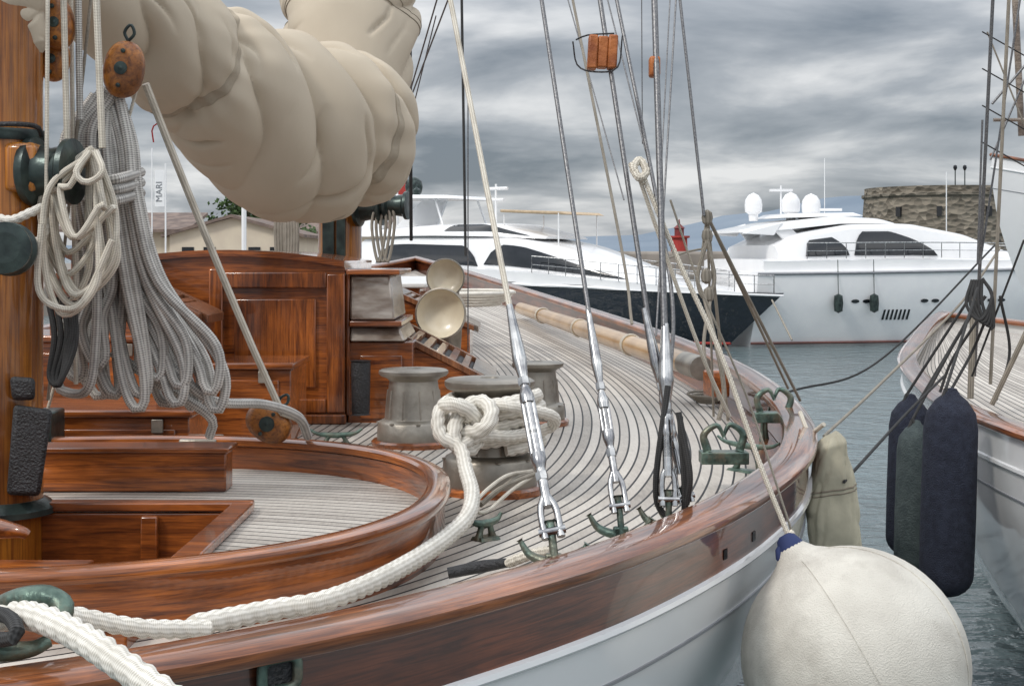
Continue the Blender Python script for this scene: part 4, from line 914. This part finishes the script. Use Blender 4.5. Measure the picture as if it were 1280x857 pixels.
b.hexa([(w0-.5,D-.4,3.85),(xm,D-.4,5.18),(xm,D+11.4,5.18),(w0-.5,D+11.4,3.85),(w0-.5,D-.4,4.05),(xm,D-.4,5.38),(xm,D+11.4,5.38),(w0-.5,D+11.4,4.05)])
b.hexa([(xm,D-.4,5.18),(xb+.5,D-.4,3.85),(xb+.5,D+11.4,3.85),(xm,D+11.4,5.18),(xm,D-.4,5.38),(xb+.5,D-.4,4.05),(xb+.5,D+11.4,4.05),(xm,D+11.4,5.38)])
b.hexa([(xa-6,D+.2,4.2),(xm-3,D+.2,4.2),(xm-3,D+6.5,5.5),(xa-6,D+6.5,5.5),(xa-6,D+.2,4.4),(xm-3,D+.2,4.4),(xm-3,D+6.5,5.7),(xa-6,D+6.5,5.7)])
b.build('roof',rooft,e)
b=MB(); 
for px in(235,262,318,345): c=P(px,0,D); b.box((c.x-.4,D-.05,1.9),(c.x+.4,D+.05,3.2))
b.build('windows',glass,e)
e=E('waterfront_house'); b=MB(); c0=P(372,0,115).x; b.box((c0,115,1.2),(c0+7,124,4.4)); b.build('walls',beigew,e); b=MB(); b.hexa([(c0-.4,114.6,4.4),(c0+7.4,114.6,4.4),(c0+7.4,120,5.8),(c0-.4,120,5.8),(c0-.4,114.6,4.6),(c0+7.4,114.6,4.6),(c0+7.4,120,6),(c0-.4,120,6)]); b.build('roof',rooft,e)
def tree(c,s):
    e=E('tree'); b=MB(); c=Vector(c); b.sweep([c,c+Vector((.1,0,s*1.2)),c+Vector((0,0,s*2.2))],[.22*s,.16*s,.08*s],step=.3)
    for k in range(6):
        a=k*1.05; b.sweep([c+Vector((0,0,s*(1.2+.12*k))),c+Vector((math.cos(a)*s*.9,math.sin(a)*s*.9,s*(2.0+.15*k)))],[.08*s,.03*s],step=.3)
    b.build('trunk',barkm,e); V=[];Fc=[]
    cl=[(c+Vector((random.gauss(0,.75)*s,random.gauss(0,.75)*s,s*(2.4+random.gauss(0,.5))))) for _ in range(26)]
    for q in cl:
        for _ in range(90):
            p=q+Vector((random.gauss(0,.24),random.gauss(0,.24),random.gauss(0,.18)))*s
            u=Vector((random.gauss(0,1),random.gauss(0,1),random.gauss(0,1))).normalized()*.11*s; w=u.orthogonal().normalized()*.07*s
            o=len(V); V+=[tuple(p-u),tuple(p+w),tuple(p+u),tuple(p-w)]; Fc.append([o,o+1,o+2,o+3])
    b=MB(); b.add(V,Fc); b.build('crown',leafm,e)
c=P(325,0,112); tree((c.x,112,1.2),1.9); c=P(352,0,118); tree((c.x,118,1.2),1.4)
e=E('banner_flag'); D=66; c=P(207,0,D); b=MB(); b.sweep([(c.x,D,1.2),(c.x,D,6.9)],.04,sides=6); b.build('pole',gelc,e)
b=MB(); b.box((c.x-.5,D-.015,4.9),(c.x-.06,D+.015,6.6)); b.build('cloth',gelc,e)
cu=bpy.data.curves.new('lettering','FONT'); cu.body='MARI'; cu.size=.42; o=bpy.data.objects.new('lettering',cu); scene.collection.objects.link(o); o.rotation_euler=(math.radians(90),math.radians(-90),0); o.location=(c.x-.16,D-.03,5.1); cu.materials.append(greyl); o.parent=e
for (px,py,D,r) in ((190,185,66,.03),(305,232,66,.12),(173,190,80,.03),(493,120,70,.05),(498,170,68,.03),(1183,215,78,.03)):
    b=MB(); c=P(px,py,D); b.sweep([(c.x,D,1.0),(c.x,D,c.z)],r,sides=6); b.build('distant_mast',gelc)
e=E('wall_flag'); c=P(497,222,60); b=MB(); b.add([(c.x,60,c.z),(c.x+.5,60.05,c.z-.1),(c.x+.55,59.95,c.z-.9),(c.x,60,c.z-.8)],[[0,1,2,3]]); b.build('cloth',redl,e)
b=MB(); b.sweep([(c.x,60,0),(c.x,60,c.z+.2)],.03,sides=6); b.build('pole',gelc,e)
# ---------------------------------------------------------------- world
w=bpy.data.worlds.new('World'); scene.world=w; w.use_nodes=True; nt=w.node_tree; nt.nodes.clear(); Lk=nt.links.new
out=N(nt,'ShaderNodeOutputWorld'); sky=N(nt,'ShaderNodeTexSky',sky_type='NISHITA'); sky.sun_disc=False; sky.sun_elevation=math.radians(42); sky.sun_rotation=math.radians(215)
bg1=N(nt,'ShaderNodeBackground'); bg1.inputs[1].default_value=.06; Lk(sky.outputs[0],bg1.inputs[0])
tc=N(nt,'ShaderNodeTexCoord'); sp=N(nt,'ShaderNodeSeparateXYZ'); Lk(tc.outputs['Generated'],sp.inputs[0])
mxz=N(nt,'ShaderNodeMath',operation='MAXIMUM'); Lk(sp.outputs[2],mxz.inputs[0]); mxz.inputs[1].default_value=0
adz=N(nt,'ShaderNodeMath',operation='ADD'); Lk(mxz.outputs[0],adz.inputs[0]); adz.inputs[1].default_value=.16
dx=N(nt,'ShaderNodeMath',operation='DIVIDE'); Lk(sp.outputs[0],dx.inputs[0]); Lk(adz.outputs[0],dx.inputs[1])
dy=N(nt,'ShaderNodeMath',operation='DIVIDE'); Lk(sp.outputs[1],dy.inputs[0]); Lk(adz.outputs[0],dy.inputs[1])
cb=N(nt,'ShaderNodeCombineXYZ'); Lk(dx.outputs[0],cb.inputs[0]); Lk(dy.outputs[0],cb.inputs[1])
nz=N(nt,'ShaderNodeTexNoise'); nz.inputs['Scale'].default_value=1.25; nz.inputs['Detail'].default_value=8; nz.inputs['Roughness'].default_value=.52; nz.inputs['Distortion'].default_value=.3; Lk(cb.outputs[0],nz.inputs['Vector'])
rp=ramp(nt,nz.outputs['Fac'],[(.34,(.22,.255,.30)),(.62,(.92,.925,.93)),(.48,(.46,.49,.53))])
zr=N(nt,'ShaderNodeMapRange'); Lk(sp.outputs[2],zr.inputs[0]); zr.inputs[1].default_value=.14; zr.inputs[2].default_value=.6; zr.inputs[3].default_value=1.0; zr.inputs[4].default_value=2.9
mu=N(nt,'ShaderNodeVectorMath',operation='SCALE'); Lk(rp.outputs[0],mu.inputs[0]); Lk(zr.outputs[0],mu.inputs['Scale'])
bg2=N(nt,'ShaderNodeBackground'); bg2.inputs[1].default_value=.95; Lk(mu.outputs[0],bg2.inputs[0])
ms=N(nt,'ShaderNodeMixShader'); ms.inputs[0].default_value=.85; Lk(bg1.outputs[0],ms.inputs[1]); Lk(bg2.outputs[0],ms.inputs[2]); Lk(ms.outputs[0],out.inputs[0])
sl=bpy.data.lights.new('sun','SUN'); sl.energy=1.5; sl.angle=math.radians(10); sl.color=(1,.95,.88); so=bpy.data.objects.new('sun',sl); scene.collection.objects.link(so)
so.rotation_euler=(math.radians(46),0,math.radians(-48))
scene.view_settings.view_transform='Standard'; scene.view_settings.look='None'; scene.view_settings.exposure=0
cam=bpy.data.cameras.new('camera'); cam.lens=50; cam.sensor_width=36; cam.clip_end=9000; cam.clip_start=.05
cam.shift_y=-(428.5-320)/1280
co=bpy.data.objects.new('camera',cam); scene.collection.objects.link(co); co.location=(0,0,H); co.rotation_euler=(math.radians(90),0,0); scene.camera=co
